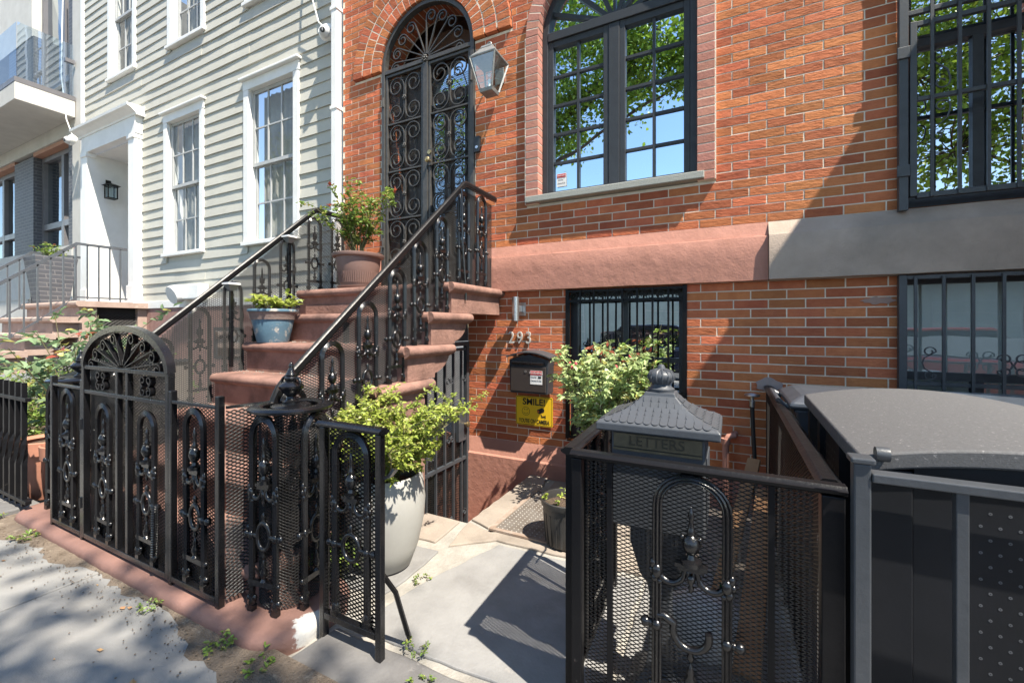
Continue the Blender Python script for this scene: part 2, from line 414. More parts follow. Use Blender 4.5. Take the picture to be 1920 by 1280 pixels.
def emit_bricks(house, bricks, L, Hc, joint, yface, mat, keep, near):
    us = [unit_brick(L-joint, Hc-joint, .045, s, mat) for s in range(6)]
    ms = [u.mesh('brick', mat) for u in us]
    bricks.sort(key=near)
    rest = B()
    for i, (cx, cz, ln) in enumerate(bricks):
        sx = ln/(L-joint); rot = (rnd(-.014,.014), rnd(-.004,.004), rnd(-.004,.004)); dy = rnd(-.0012,.0006)
        k = random.randrange(6)
        if i < keep: put('brick', ms[k], house, (cx, yface+dy, cz), rot, (sx,1,1))
        else:
            from mathutils import Euler
            m = Matrix.Translation((cx, yface+dy, cz)) @ Euler(rot).to_matrix().to_4x4() @ Matrix.Diagonal((sx,1,1,1))
            rest.add([m @ Vector(p) for p in us[k].v], us[k].f)
    if rest.v: tag(rest.build('far_bricks', mat, house), kind='stuff')
def mortar(house, spans, yface, name='mortar_bed'):
    spans = [(max(a, -9), b, c, d) for a, b, c, d in spans]
    b = B()
    for xa, xb, z0, z1 in spans: b.add([(xa,yface,z0),(xb,yface,z0),(xb,yface,z1),(xa,yface,z1)], [(0,1,2,3)])
    tag(b.build(name, m_mortar, house), kind='stuff')

YF = 3.5
DOORC, DOORR, DSP = -2.755, .585, 4.03
WC, WR, WSP = -.86, .64, 3.86
hA = thing('brick_row_house', 'red brick row house with arched door and arched window, number 293', 'house', (0,0,0))
Lb, Hl, Hu, JT = .2175, 1.362/21, .0655, .0080
def freeA_low(z0, z1):
    iv = [(-2.25, 1.93)]
    if z1 > .36: iv = cut(iv, -1.253, -.296)
    if z1 > .5: iv = cut(iv, .937, 1.80)
    return iv
def freeA_up(z0, z1):
    zm = (z0+z1)/2
    iv = [(-3.935, 1.93)]
    if zm < DSP: iv = cut(iv, DOORC-DOORR, DOORC+DOORR)
    else:
        h2 = .985**2-(zm-DSP)**2
        if h2 > 0: h = math.sqrt(h2); iv = cut(iv, DOORC-h, DOORC+h)
    if 2.385 < zm < WSP: iv = cut(iv, WC-WR-.122, WC+WR+.122)
    elif zm >= WSP:
        h2 = (WR+.122)**2-(zm-WSP)**2
        if h2 > 0: h = math.sqrt(h2); iv = cut(iv, WC-h, WC+h)
    if zm < 4.2: iv = cut(iv, .937, 1.80)
    return iv
low = [(r, .268+r*Hl) for r in range(21)]
up = [(r, 2.04+r*Hu) for r in range(66)]
brA = lay_bricks(low, Lb, Hl, JT, YF, freeA_low, .02)
brA += lay_bricks(up, Lb, Hu, JT, YF, freeA_up, .01)
brB = [b for b in brA if b[0] >= .231]; brA = [b for b in brA if b[0] < .231]
near = lambda b: (b[0]-.0)**2 + 12.25 + (b[1]-1.9)**2*.5 + (0 if b[1] < 4.2 and b[0] > -2.3 else 50)
emit_bricks(hA, brA, Lb, Hu, JT, YF, m_brick, 300, near)
sp = []
for r, z in low:
    sp += [(a, b, z, z+Hl) for a, b in freeA_low(z, z+Hl)]
for r, z in up:
    for s_ in range(3):
        za = z+s_*Hu/3; zb = za+Hu/3
        sp += [(a, b, za, zb) for a, b in freeA_up(za, zb)]
mortar(hA, sp, YF+.0026)
# arch rings over the door
def arch_ring(house, cx, cz, r0, r1, y0, y1, mat, pitch, name='arch_brick', a0=0, a1=math.pi, gap=.009):
    n = max(3, round((a1-a0)*((r0+r1)/2)/pitch))
    for i in range(n):
        t0 = a0+(a1-a0)*i/n; t1 = a0+(a1-a0)*(i+1)/n
        b = B(); vs = []
        jy = rnd(-.002,.002)
        for y in (y0+jy, y1):
            for (r, t, sg) in ((r0,t0,1),(r1,t0,1),(r1,t1,-1),(r0,t1,-1)):
                tt = t + sg*gap/2/r
                vs.append((cx+r*math.cos(tt), y, cz+r*math.sin(tt)))
        b.add(vs, [(0,1,2,3),(7,6,5,4),(0,4,5,1),(1,5,6,2),(2,6,7,3),(3,7,4,0)])
        b.build(name, mat, house, bevel=.003)
def arch_bed(house, cx, cz, r0, r1, y0, y1):
    b = B(); n = 40; vs = []
    for i in range(n+1):
        t = .03+(math.pi-.06)*i/n
        for (r, y) in ((r0,y0),(r1,y0),(r1,y1),(r0,y1)): vs.append((cx+r*math.cos(t), y, cz+r*math.sin(t)))
    fs = []
    for i in range(n):
        for k in range(4):
            l = (k+1) % 4; fs.append((i*4+k, i*4+l, i*4+4+l, i*4+4+k))
    fs += [(0,3,2,1), tuple(n*4+k for k in range(4))]
    b.add(vs, fs).build('arch_mortar', m_mortar, house)
arch_bed(hA, DOORC, DSP, DOORR+.004, .976, YF-.0375, YF+.30)
arch_ring(hA, DOORC, DSP, DOORR, .705, YF-.040, YF+.28, m_brick, .074)
arch_ring(hA, DOORC, DSP, .716, .838, YF-.040, YF+.06, m_brick, .076)
arch_ring(hA, DOORC, DSP, .849, .980, YF-.040, YF+.06, m_brick, .078)
# door jambs inside the opening
for sx in (-1, 1):
    for k in range(36):
        z = 1.66+k*Hu
        if z+Hu > DSP: break
        xa = DOORC+sx*DOORR
        b = B().box(min(xa, xa+sx*.1), max(xa, xa+sx*.1), YF+.012, YF+.28, z+.004, z+Hu-.004); b.build('jamb_brick', m_brick, hA)
    bx('jamb_mortar', m_mortar, hA, min(xa+sx*.005, xa+sx*.11), max(xa+sx*.005, xa+sx*.11), YF+.016, YF+.275, 1.655, DSP)
# window surround
arch_bed(hA, WC, WSP, WR+.004, WR+.116, YF-.0395, YF+.13)
arch_ring(hA, WC, WSP, WR, WR+.12, YF-.042, YF+.12, m_quoin, .067)
nq = 22
for sx in (-1, 1):
    xa = WC+sx*WR
    for k in range(nq):
        z0 = 2.385+(WSP-2.385)*k/nq; z1 = 2.385+(WSP-2.385)*(k+1)/nq
        B().box(min(xa, xa+sx*.12), max(xa, xa+sx*.12), YF-.042+rnd(-.0015,.0015), YF+.12, z0+.004, z1-.004).build('quoin_brick', m_quoin, hA, bevel=.003)
    bx('quoin_mortar', m_mortar, hA, min(xa+sx*.003, xa+sx*.127), max(xa+sx*.003, xa+sx*.127), YF-.0395, YF+.115, 2.387, WSP)
bx('window_sill', m_sill, hA, -1.615, -.17, YF-.075, YF+.10, 2.395, 2.45, bevel=.006)
# the brown water table and base
def band(house, name, mat, x0, x1, yo):
    poly = [(YF+.02,1.628),(YF-yo,1.632),(YF-yo-.002,1.80),(YF-yo,1.930),(YF-yo+.004,1.938),(YF-yo+.022,1.942),(YF-.004,2.040),(YF+.02,2.042)]
    n = max(2, int((x1-x0)/.12)); b = B(); m = len(poly)
    for i in range(n+1):
        X = x0+(x1-x0)*i/n
        for (y, z) in poly: b.v.append((X, y+rnd(-.0015,.0015), z+rnd(-.0015,.0015)))
    for i in range(n):
        for k in range(m):
            l = (k+1) % m; b.f.append((i*m+k, i*m+m+k, i*m+m+l, i*m+l))
    b.f += [tuple(range(m)), tuple(n*m+k for k in range(m-1,-1,-1))]
    return b.build(name, mat, house, smooth=35)
band(hA, 'water_table', m_brown, -2.165, .2335, .058)
band(hA, 'water_table', m_brown, -3.93, -3.345, .058)
bs = B()
bs.prism([(YF+.02,-.62),(YF-.05,-.62),(YF-.05,.12),(YF-.035,.135),(YF-.002,.268),(YF+.02,.268)], -2.60, .23, 'x')
bs.build('base_course', m_brown, hA, fixn=True)
# house body behind the facade (closes rooms)
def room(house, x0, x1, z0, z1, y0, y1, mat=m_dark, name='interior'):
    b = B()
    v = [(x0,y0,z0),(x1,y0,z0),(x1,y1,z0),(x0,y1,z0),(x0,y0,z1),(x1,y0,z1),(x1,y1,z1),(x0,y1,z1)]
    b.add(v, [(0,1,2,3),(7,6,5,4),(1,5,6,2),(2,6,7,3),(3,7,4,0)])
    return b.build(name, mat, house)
room(hA, WC-WR-.3, WC+WR+.3, 2.3, 5.0, YF+.23, YF+2.2)
bx('side_wall', m_brick, hA, -3.935, -3.90, YF+.01, YF+1.0, -.1, 6.36)

# arched window: frame, muntins, single panes
def arc_pts(cx, cz, r, t0, t1, n): return [(cx+r*math.cos(t0+(t1-t0)*i/n), cz+r*math.sin(t0+(t1-t0)*i/n)) for i in range(n+1)]
def arch_frame(cx, zsp, zb, r0, r1, y0, y1):
    o = [(cx+r1, zb)] + arc_pts(cx, zsp, r1, 0, math.pi, 28) + [(cx-r1, zb)]
    i_ = [(cx+r0, zb)] + arc_pts(cx, zsp, r0, 0, math.pi, 28) + [(cx-r0, zb)]
    n = len(o); b = B(); vs = []
    for k in range(n):
        vs += [(o[k][0],y0,o[k][1]),(i_[k][0],y0,i_[k][1]),(i_[k][0],y1,i_[k][1]),(o[k][0],y1,o[k][1])]
    fs = []
    for k in range(n-1):
        for q in range(4):
            w = (q+1) % 4; fs.append((k*4+q, k*4+w, k*4+4+w, k*4+4+q))
    fs += [(3,2,1,0), tuple((n-1)*4+q for q in range(4))]
    return b.add(vs, fs)
win = arch_frame(WC, WSP, 2.452, WR-.055, WR-.003, YF+.055, YF+.14).build('arched_window', m_frame, hA, bevel=.004)
yw0, yw1 = YF+.075, YF+.125
bx('mullion', m_frame, win, WC-.045, WC+.045, YF+.06, YF+.13, 2.452, WSP-.032, bevel=.004)
bx('transom', m_frame, win, WC-WR+.056, WC+WR-.056, YF+.05, YF+.135, WSP-.03, WSP+.045, bevel=.004)
bx('sash_rail', m_frame, win, WC-WR+.056, WC+WR-.056, YF+.057, YF+.132, 2.4525, 2.50, bevel=.004)
for sx in (-1, 1):
    a, b_ = sorted((WC+sx*.046, WC+sx*(WR-.056)))
    bx('stile', m_frame, win, a, a+.045, YF+.066, YF+.128, 2.501, WSP-.031, bevel=.003)
    bx('stile', m_frame, win, b_-.045, b_, YF+.066, YF+.128, 2.501, WSP-.031, bevel=.003)
    bx('top_rail', m_frame, win, a+.0455, b_-.0455, YF+.067, YF+.127, WSP-.085, WSP-.0315, bevel=.003)
    a += .045; b_ -= .045
    zb, zt = 2.50, WSP-.085
    for j in range(1, 5):
        z = zb+(zt-zb)*j/5; bx('muntin', m_frame, win, a, b_, YF+.082, YF+.118, z-.011, z+.011)
    xm = (a+b_)/2
    bx('muntin', m_frame, win, xm-.011, xm+.011, YF+.080, YF+.116, zb, zt)
    for i in range(2):
        for j in range(5):
            x0 = a if i == 0 else xm; x1 = xm if i == 0 else b_
            z0 = zb+(zt-zb)*j/5; z1 = zb+(zt-zb)*(j+1)/5
            p = B().add([(x0-(x0+x1)/2,0,-(z1-z0)/2),(x1-(x0+x1)/2,0,-(z1-z0)/2),(x1-(x0+x1)/2,0,(z1-z0)/2),(x0-(x0+x1)/2,0,(z1-z0)/2)],[(0,1,2,3)]).build('pane', g_arch, win)
            p.location = ((x0+x1)/2, YF+.10, (z0+z1)/2); p.rotation_euler = (rnd(-.006,.006), 0, rnd(-.008,.008))
for k in range(1, 8):
    t = math.pi*k/8
    B().bar((WC+.06*math.cos(t), YF+.095, WSP+.06*math.sin(t)), (WC+(WR-.05)*math.cos(t), YF+.095, WSP+(WR-.05)*math.sin(t)), .022, .036).build('muntin', m_frame, win)
for k in range(8):
    t0, t1 = math.pi*k/8, math.pi*(k+1)/8
    pts = [(WC, WSP+.04)] + arc_pts(WC, WSP, WR-.05, t0, t1, 4)
    B().add([(p[0], YF+.1+.001*k, p[1]) for p in pts], [tuple(range(len(pts)))]).build('pane', g_arch, win)
for sx in (-1, 1):
    c = B(); n = 24
    for i in range(n+1):
        X = WC+sx*(WR-.02-.30*i/n); y = YF+.33+.02*math.sin(i*1.5)
        c.v += [(X,y,2.42),(X,y,WSP+.5)]
    for i in range(n): c.f.append((2*i,2*i+2,2*i+3,2*i+1))
    c.build('curtain', m_curtain, win, smooth=80)

# entrance: dark vestibule, wooden door with glass, behind the iron gate
b = B()
yb = YF+.46
b.box(DOORC-.72, DOORC-DOORR+.0, YF+.285, yb, 1.6, 4.8); b.box(DOORC+DOORR, DOORC+.72, YF+.285, yb, 1.6, 4.8)
vest = b.build('entrance_door', m_wood, hA)
arch_frame(DOORC, DSP-.12, 1.66, .42, .60, YF+.33, YF+.40).build('inner_arch', m_wood, vest, bevel=.01)
arch_frame(DOORC, DSP-.12, 1.66, .36, .425, YF+.36, YF+.43).build('inner_arch', m_wood, vest, bevel=.01)
bx('back', m_wood, vest, DOORC-.7, DOORC+.7, YF+.47, YF+.52, 1.6, 4.8)
bx('ceiling', m_wood, vest, DOORC-.7, DOORC+.7, YF+.30, YF+.47, 4.66, 4.72)
for sx in (-1, 1):
    bx('door_leaf', m_wood, vest, min(DOORC+sx*.012, DOORC+sx*.37), max(DOORC+sx*.012, DOORC+sx*.37), YF+.42, YF+.465, 1.67, 3.9, bevel=.006)
    b = B().add([(DOORC+sx*.07, YF+.416, 2.2),(DOORC+sx*.31, YF+.416, 2.2),(DOORC+sx*.31, YF+.416, 3.8),(DOORC+sx*.07, YF+.416, 3.8)], [(0,1,2,3) if sx > 0 else (3,2,1,0)])
    b.build('door_glass', g_arch, vest)
b = B(); pts = [(DOORC+.32, 3.92)] + arc_pts(DOORC, 3.92, .32, 0, math.pi, 14)[1:]
b.add([(p[0], YF+.44, p[1]) for p in pts], [tuple(range(len(pts)))]).build('fanlight_glass', g_arch, vest)
# ------------------------------------------------------------ ironwork helpers
def xmesh(mapf, nrm, u0, u1, v0, v1, inside=None, dw=.028, dh=.0125, w=.0034, d=.0030):
    """expanded metal: lattice of strands as three-sided prisms"""
    b = B(); V = b.v; Fc = b.f
    nr = int((v1-v0)/(dh/2)); nc = int((u1-u0)/dw)+1
    for j in range(nr):
        va = v0+j*dh/2; vb = va+dh/2
        for i in range(nc):
            ua = u0+(i+(j % 2)*.5)*dw
            for s_ in (-.5, .5):
                ub = ua+s_*dw
                if ua > u1 or ub > u1 or ua < u0 or ub < u0: continue
                if inside and not (inside(ua, va) and inside(ub, vb)): continue
                p = mapf(ua, va); q = mapf(ub, vb); n = nrm(ua) if callable(nrm) else nrm
                tx, ty, tz = q[0]-p[0], q[1]-p[1], q[2]-p[2]
                sx, sy, sz = ty*n[2]-tz*n[1], tz*n[0]-tx*n[2], tx*n[1]-ty*n[0]
                l = w/2/math.sqrt(sx*sx+sy*sy+sz*sz); sx *= l; sy *= l; sz *= l
                nx, ny, nz = n[0]*d/2, n[1]*d/2, n[2]*d/2
                o = len(V)
                for c in (p, q):
                    V.append((c[0]+sx-nx, c[1]+sy-ny, c[2]+sz-nz)); V.append((c[0]-sx-nx, c[1]-sy-ny, c[2]-sz-nz)); V.append((c[0]+nx, c[1]+ny, c[2]+nz))
                Fc.append((o,o+1,o+4,o+3)); Fc.append((o+1,o+2,o+5,o+4)); Fc.append((o+2,o,o+3,o+5))
    return b
def spiral(cx, cz, r0, r1, a0, a1, n=26):
    return [(cx+(r0+(r1-r0)*i/n)*math.cos(a0+(a1-a0)*i/n), 0, cz+(r0+(r1-r0)*i/n)*math.sin(a0+(a1-a0)*i/n)) for i in range(n+1)]
RIB = [(a*1.1, b*1.15) for a, b in [(-.0125,-.006),(-.009,-.009),(-.005,-.006),(0,-.010),(.005,-.006),(.009,-.009),(.0125,-.006),(.0125,.006),(.009,.009),(.005,.006),(0,.010),(-.005,.006),(-.009,.009),(-.0125,.006)]]
URN = [(.0,.0),(.030,.0),(.030,.012),(.014,.018),(.010,.03),(.020,.042),(.026,.06),(.022,.078),(.011,.09),(.014,.098),(.009,.108),(.006,.135),(.010,.148),(.006,.16),(.003,.175),(.0,.178)]
DROP = [(.0,-.05),(.006,-.042),(.009,-.03),(.005,-.022),(.011,-.010),(.013,.0),(.008,.010),(.0,.012)]
def baluster_meshes(w=.18, h=.76, broken=False):
    cw = w/2-.0125
    ms = {}
    path = [(-cw,0,0),(-cw,0,.2*h),(-cw,0,.6*h),(-cw,0,h-cw-.02)] + [(-cw*math.cos(t*math.pi/14),0,h-.0125-cw+cw*math.sin(t*math.pi/14)) for t in range(15)] + [(cw,0,h-cw-.02),(cw,0,.6*h),(cw,0,.2*h),(cw,0,0)]
    f = B().sweep(path, RIB)
    for s_ in (-1, 1):
        f.box(s_*cw-.017, s_*cw+.017, -.013, .013, 0, .022); f.lathe([(.017,.022),(.021,.034),(.016,.048),(.013,.055)], 8, (s_*cw,0,0))
    ms['baluster'] = f.mesh('baluster', m_iron, 40)
    u = B(); zp = .655*h
    u.box(-.044,.044,-.012,.012,zp-.012,zp); u.box(-.036,.036,-.010,.010,zp-.022,zp-.012)
    u.lathe([(r*1.02, z) for r, z in URN], 12, (0,0,zp))
    for s_ in (-1,1): u.ball((s_*.024,-.004,zp+.082), .008, 6, 4)
    ms['finial'] = u.mesh('finial', m_iron, 50)
    c = B(); zs = .60*h
    for s_ in (-1, 1):
        r = cw*.40
        pts = [(s_*(cw-r+r*math.cos(a)), 0, zs+.012+r*math.sin(a)*1.05) for a in [R(20)-R(200)*i/12 for i in range(13)]]
        pts += [(s_*(cw-2*r-.006), 0, zs+.03), (s_*.014, 0, zs+.042)]
        c.tube(pts, [.0108]*8+[.0095]*3+[.0075]*(len(pts)-11), 8)
        for (dx, dz, rr, sz) in ((.0,.0,.017,1.5),(.012,.022,.011,1.6),(.006,-.022,.013,1.2),(-.008,-.03,.010,1.0),(.016,.0,.009,1.3)):
            c.ball((s_*(cw+dx),-.003,zs+dz), rr, 7, 5, sz)
        c.tube([(s_*.012,0,zp-.02),(s_*.010,-.003,zs+.02),(s_*.006,0,zs-.012)], .0055, 6)
    c.lathe(DROP, 8, (0,0,zs))
    ms['scroll'] = c.mesh('scroll', m_iron, 60)
    q = B(); zr = .385*h; rx, rz = cw*.52, .052
    if not broken:
        q.tube([(rx*math.cos(a),0,zr+rz*math.sin(a)) for a in [2*math.pi*i/20 for i in range(20)]], .0098, 8, closed=True)
        q.lathe([(.0,.0),(.011,.004),(.008,.014),(.012,.022),(.004,.036),(.0,.040)], 8, (0,0,zr+rz+.004))
    else:
        q.tube([(-cw,0,zr+.03),(-cw+.02,0,zr+.035)]+[(rx*math.cos(a),0,zr+rz*math.sin(a)) for a in [R(160)+R(215)*i/14 for i in range(15)]], [.012]*3+[.011]*14, 8)
    q.lathe([(.0,-.036),(.008,-.028),(.011,-.016),(.006,-.008),(.010,.0)], 8, (0,0,zr-rz-.004))
    for s_ in (-1, 1):
        if not broken: q.tube([(s_*rx,0,zr),(s_*cw,0,zr)], .010, 8)
        q.ball((s_*(cw+.018),0,zr), .011, 8, 5); q.ball((s_*(cw+.033),0,zr), .016, 8, 6)
        q.ball((s_*(cw),-.004,zr), .016, 8, 5, 1.1)
    ms['ring'] = q.mesh('ring', m_iron, 60)
    e = B(); zb = .145*h
    e.box(-cw-.016, cw+.016, -.009, .009, zb-.011, zb+.011)
    e.lathe([(.018,.0),(.010,.010),(.016,.022),(.018,.036),(.009,.052),(.012,.060),(.005,.078),(.0,.092)], 8, (0,0,zb+.011))
    for s_ in (-1, 1):
        e.ball((s_*(cw+.016),0,zb), .011, 7, 5); e.ball((s_*(cw+.018),0,.045), .014, 7, 5); e.ball((s_*(cw-.018),0,.05), .012, 7, 5)
    ms['cross_bar'] = e.mesh('cross_bar', m_iron, 60)
    return ms, h
BAL, BALH = baluster_meshes()
BROKEN, _ = baluster_meshes(.215, .80, True)
BIGM, _ = baluster_meshes(.20, .76)
def baluster(parent, loc, rz=0, h=None, sx=1., ms=BAL, mh=None, bar=True):
    sz = (h/(mh or BALH)) if h else 1.
    o = put('baluster', ms['baluster'], parent, loc, (rnd(-.008,.008),rnd(-.008,.008),rz+rnd(-.02,.02)), (sx,sx,sz))
    for k in ('finial','scroll','ring','cross_bar'):
        if k == 'cross_bar' and not bar: continue
        put(k, ms[k], o)
    return o
CAPP = [(-.028,-.004),(-.030,.004),(-.020,.008),(-.014,.014),(.014,.014),(.020,.008),(.030,.004),(.028,-.004),(.012,-.012),(-.012,-.012)]
def caprail(path, name, mat, parent, sc=1.0):
    return B().sweep(path, [(a*sc, b*sc) for a, b in CAPP], up=(0,0,1)).build(name, mat, parent, smooth=35)

# ------------------------------------------------------------ the stoop
RISE, RUN, YL = .2357, .25, 2.68
SX0, SX1 = -3.62, -1.895
stoop = thing('brownstone_stoop', 'brownstone front steps climbing to the arched iron door', 'steps', (0,0,0))
def nose(yf, z, th=.085, n=6):
    """tread section with a rounded nosing, (y,z)"""
    r = th/2*.85
    return [(yf+.03-0*r - r*math.sin(t) + (r if False else 0), z-r*1.0+r*math.cos(t)*1.0) for t in [math.pi*i/n for i in range(n+1)]]
def step_piece(k, yf, yb, z):
    b = B()
    pr = nose(yf, z) 
    prof = [(yb, z)] + [(p[0], p[1]) for p in pr] + [(yf+.035, z-.085), (yf+.035, z-RISE+.002), (yb, z-RISE+.002)]
    b.prism(prof, SX0, SX1, 'x')
    o = b.build('step', m_step, stoop, smooth=40, fixn=True)
    # rounded tread end over the right side
    e = B(); r = .036
    end = [(SX1, z-.001)] + [(SX1+.012+r*math.sin(t), z-r-.001+r*math.cos(t)) for t in [math.pi*i/6 for i in range(7)]] + [(SX1, z-.085)]
    e.prism(end, yf+.004, yb+(.02 if k == 7 else .20), 'y')
    e.build('tread_end', m_step, o, smooth=40, fixn=True)
    return o
for k in range(1, 8):
    yf = YL-RUN*(7-k)
    step_piece(k, yf, (yf+RUN+.08) if k < 7 else 3.478, RISE*k)
ZL = RISE*7
# right stringer: scalloped brackets, solid to the ground below
pts = [(3.455, ZL-.088), (3.455, ZL-.235), (2.96, ZL-.235)]
def arc(y0, z0, y1, z1, n=8):
    # concave quarter curve from (y0,z0) down to (y1,z1)
    return [(y0-(y0-y1)*math.sin(math.pi/2*i/n), z1+(z0-z1)*math.cos(math.pi/2*i/n)) if False else (y0-(y0-y1)*(1-math.cos(math.pi/2*i/n)), z0-(z0-z1)*math.sin(math.pi/2*i/n)) for i in range(n+1)]
pts += [(2.96, ZL-.26), (2.93, ZL-.30)] + arc(2.93, ZL-.31, 2.70, ZL-.46)[1:]
pts += [(2.70, ZL-.50)] + arc(2.70, ZL-.51, 2.46, ZL-.68)[1:] + [(2.40, ZL-.70), (2.40, -.15), (YL-6*RUN+.05, -.15)]
for k in range(1, 8):
    yf = YL-RUN*(7-k)+.045
    pts += [(yf, RISE*k-.088-(RISE if k > 1 else 0) if k > 1 else -.1), (yf, RISE*k-.088)]
B().prism(pts, SX1-.10, SX1-.004, 'x').build('stringer', m_step, stoop, fixn=True)
lp = [(3.455, -.15), (YL-6*RUN+.05, -.15)]
for k in range(1, 8):
    yf = YL-RUN*(7-k)+.045
    lp += [(yf, RISE*k-.088-(RISE if k > 1 else 0) if k > 1 else -.1), (yf, RISE*k-.088)]
lp += [(3.455, ZL-.088)]
B().prism(lp, SX0+.01, SX0+.10, 'x').build('stringer', m_step, stoop, fixn=True)
bx('soffit', m_step, stoop, SX0+.1, SX1-.1, 2.70, 3.455, ZL-.235, ZL-.15)
bx('threshold', m_step, stoop, DOORC-.7, DOORC+.7, 3.478, 3.78, ZL-.12, ZL+.035, bevel=.008)
# crumbs of grit swept into the treads
cr = B()
for k in range(1, 7):
    yf = YL-RUN*(7-k)
    for i in range(140):
        r = rnd(.002,.0065); cr.ball((rnd(SX0+.02, SX1-.1), yf+RUN+.02-abs(random.gauss(0,.05)), RISE*k+r*.5), r, 5, 3, .6)
tag(cr.build('crumbs', m_cement, stoop), kind='stuff')

# ------------------------------------------------------------ stair railings with cast balusters and expanded metal
def railing(name, label, X, mesh_dx, low_mesh, rz):
    t = thing(name, label, 'railing', (0,0,0))
    z0, y0, y1, z1 = 1.0, 1.32, 2.94, 2.462
    sl = (z1-z0)/(y1-y0)
    top = [(X, 1.30, .90), (X, 1.315, .965), (X,1.34,1.012)] + [(X, y0+.04+(y1-y0-.04)*i/6, z0+.036+(z1-z0-.036)*i/6) for i in range(7)] + [(X, y1+.03, z1+.012), (X, y1+.07, z1+.014), (X, 3.47, z1+.014)]
    cap = [(a*.85, b*.95) for a, b in CAPP]
    B().sweep(top, cap, up=(1,0,0)).build('hand_rail', m_rail, t, smooth=35)
    B().sweep([(p[0], p[1], p[2]-.018) for p in top[3:]], [(-.008,-.010),(.008,-.010),(.008,.010),(-.008,.010)], up=(1,0,0)).build('under_rail', m_iron, t)
    railz = lambda y: z0+(y-y0)*sl if y < y1 else z1
    for i, y in enumerate((1.40, 1.645, 1.90, 2.15, 2.396, 2.643, 2.94, 3.22)):
        k = min(7, int((y-(YL-6*RUN))/RUN)+1)
        zb = RISE*k+.001
        baluster(t, (X, y, zb), R(90), h=railz(y-.05)-zb-.018, sx=.88)
    def tz(y): return RISE*min(7, max(1, int((y-(YL-6*RUN)-.02)/RUN)+1))
    ins = (lambda u, v: v < railz(u)-.03 and v > max(.14, railz(u)-1.02)) if low_mesh else (lambda u, v: v < railz(u)-.03 and v > tz(u)+.004)
    b = xmesh(lambda u, v: (X+mesh_dx, u, v), (1,0,0), 1.33, 3.455, .1, 2.46, ins, dw=.030, dh=.0145, w=.0055)
    tag(b.build('expanded_metal', m_mesh, t), kind='stuff')
    return t
RXr, RXl = -1.93, -3.70
rr = railing('stair_railing', 'black cast iron railing on the right side of the brownstone steps', RXr, -.028, False, 0)
lr = railing('stair_railing', 'black cast iron railing on the left side of the steps, with two lamps', RXl, .030, True, 0)
B().tube([(RXr+.03, 2.86, ZL+.75),(RXr+.035, 2.87, ZL+.3),(RXr+.045, 2.90, ZL-.05),(RXr+.045,2.90,ZL-.13)], .009, 6).build('brace', m_iron, rr)
B().bar((RXl-.01, 1.36, .12), (RXl-.01, 1.36, .95), .03).build('post', m_iron, lr)

# ------------------------------------------------------------ round newels with urns
def newel(name, label, cx, cy, n_bal, zb=.088, r=.145, zt=.945):
    t = thing(name, label, 'newel', (cx, cy, 0), group='round newels at the foot of the steps')
    ring = [(r*math.cos(a), r*math.sin(a), zt) for a in [2*math.pi*i/36 for i in range(36)]]
    B().sweep(ring, [(-.030,-.006),(-.031,.006),(-.020,.011),(-.008,.014),(.008,.014),(.020,.009),(.031,.002),(.030,-.008),(.014,-.014),(-.014,-.014)], up=(0,0,1), closed=True).build('cap_ring', m_iron, t, smooth=40)
    B().lathe([(.0,.0),(.085,.0),(.085,.008),(.075,.014),(.03,.02),(.0,.02)], 20, (0,0,zt-.004)).build('plate', m_iron, t, smooth=40)
    B().bar((-r,0,zt-.01),(r,0,zt-.01),.02,.01).build('cross_bar', m_iron, t)
    u = B().lathe([(.0,.016),(.045,.016),(.047,.03),(.028,.04),(.022,.055),(.03,.066),(.052,.085),(.066,.105),(.068,.118),(.05,.135),(.028,.145),(.034,.152),(.036,.162),(.026,.172),(.030,.18),(.018,.205),(.012,.225),(.014,.232),(.006,.25),(.0,.255)], 18, (0,0,zt)).xf(Matrix.Translation((0,0,zt)) @ Matrix.Diagonal((.8,.8,.8,1)) @ Matrix.Translation((0,0,-zt))).build('urn', m_iron, t, smooth=50)
    for s_ in (-1, 1):
        B().tube([(s_*(.048+.020*math.sin(a)-.004), 0, zt+.108-.023*math.cos(a)) for a in [R(0)+R(250)*i/12 for i in range(13)]], .0065, 7).build('handle', m_iron, u, smooth=60)
    for i in range(n_bal):
        a = R(-82)+R(360)/n_bal*i
        baluster(t, (r*math.cos(a), r*math.sin(a), zb), a+R(90), h=zt-zb-.016, sx=.86)
    b = xmesh(lambda q, v: ((r-.018)*math.cos(q/r), (r-.018)*math.sin(q/r), v), lambda q: (math.cos(q/r), math.sin(q/r), 0), 0, 2*math.pi*r, zb+.01, zt-.02, None, dw=.0277, dh=.0135, w=.0036)
    tag(b.build('expanded_metal', m_mesh, t), kind='stuff')
    return t
NX, NY = -1.80, 1.305
newel('round_newel', 'black iron basket newel with urn at the right end of the curb', NX, NY, 4)
newel('round_newel', 'black iron basket newel with urn left of the arched gate', -4.05, 1.32, 4)

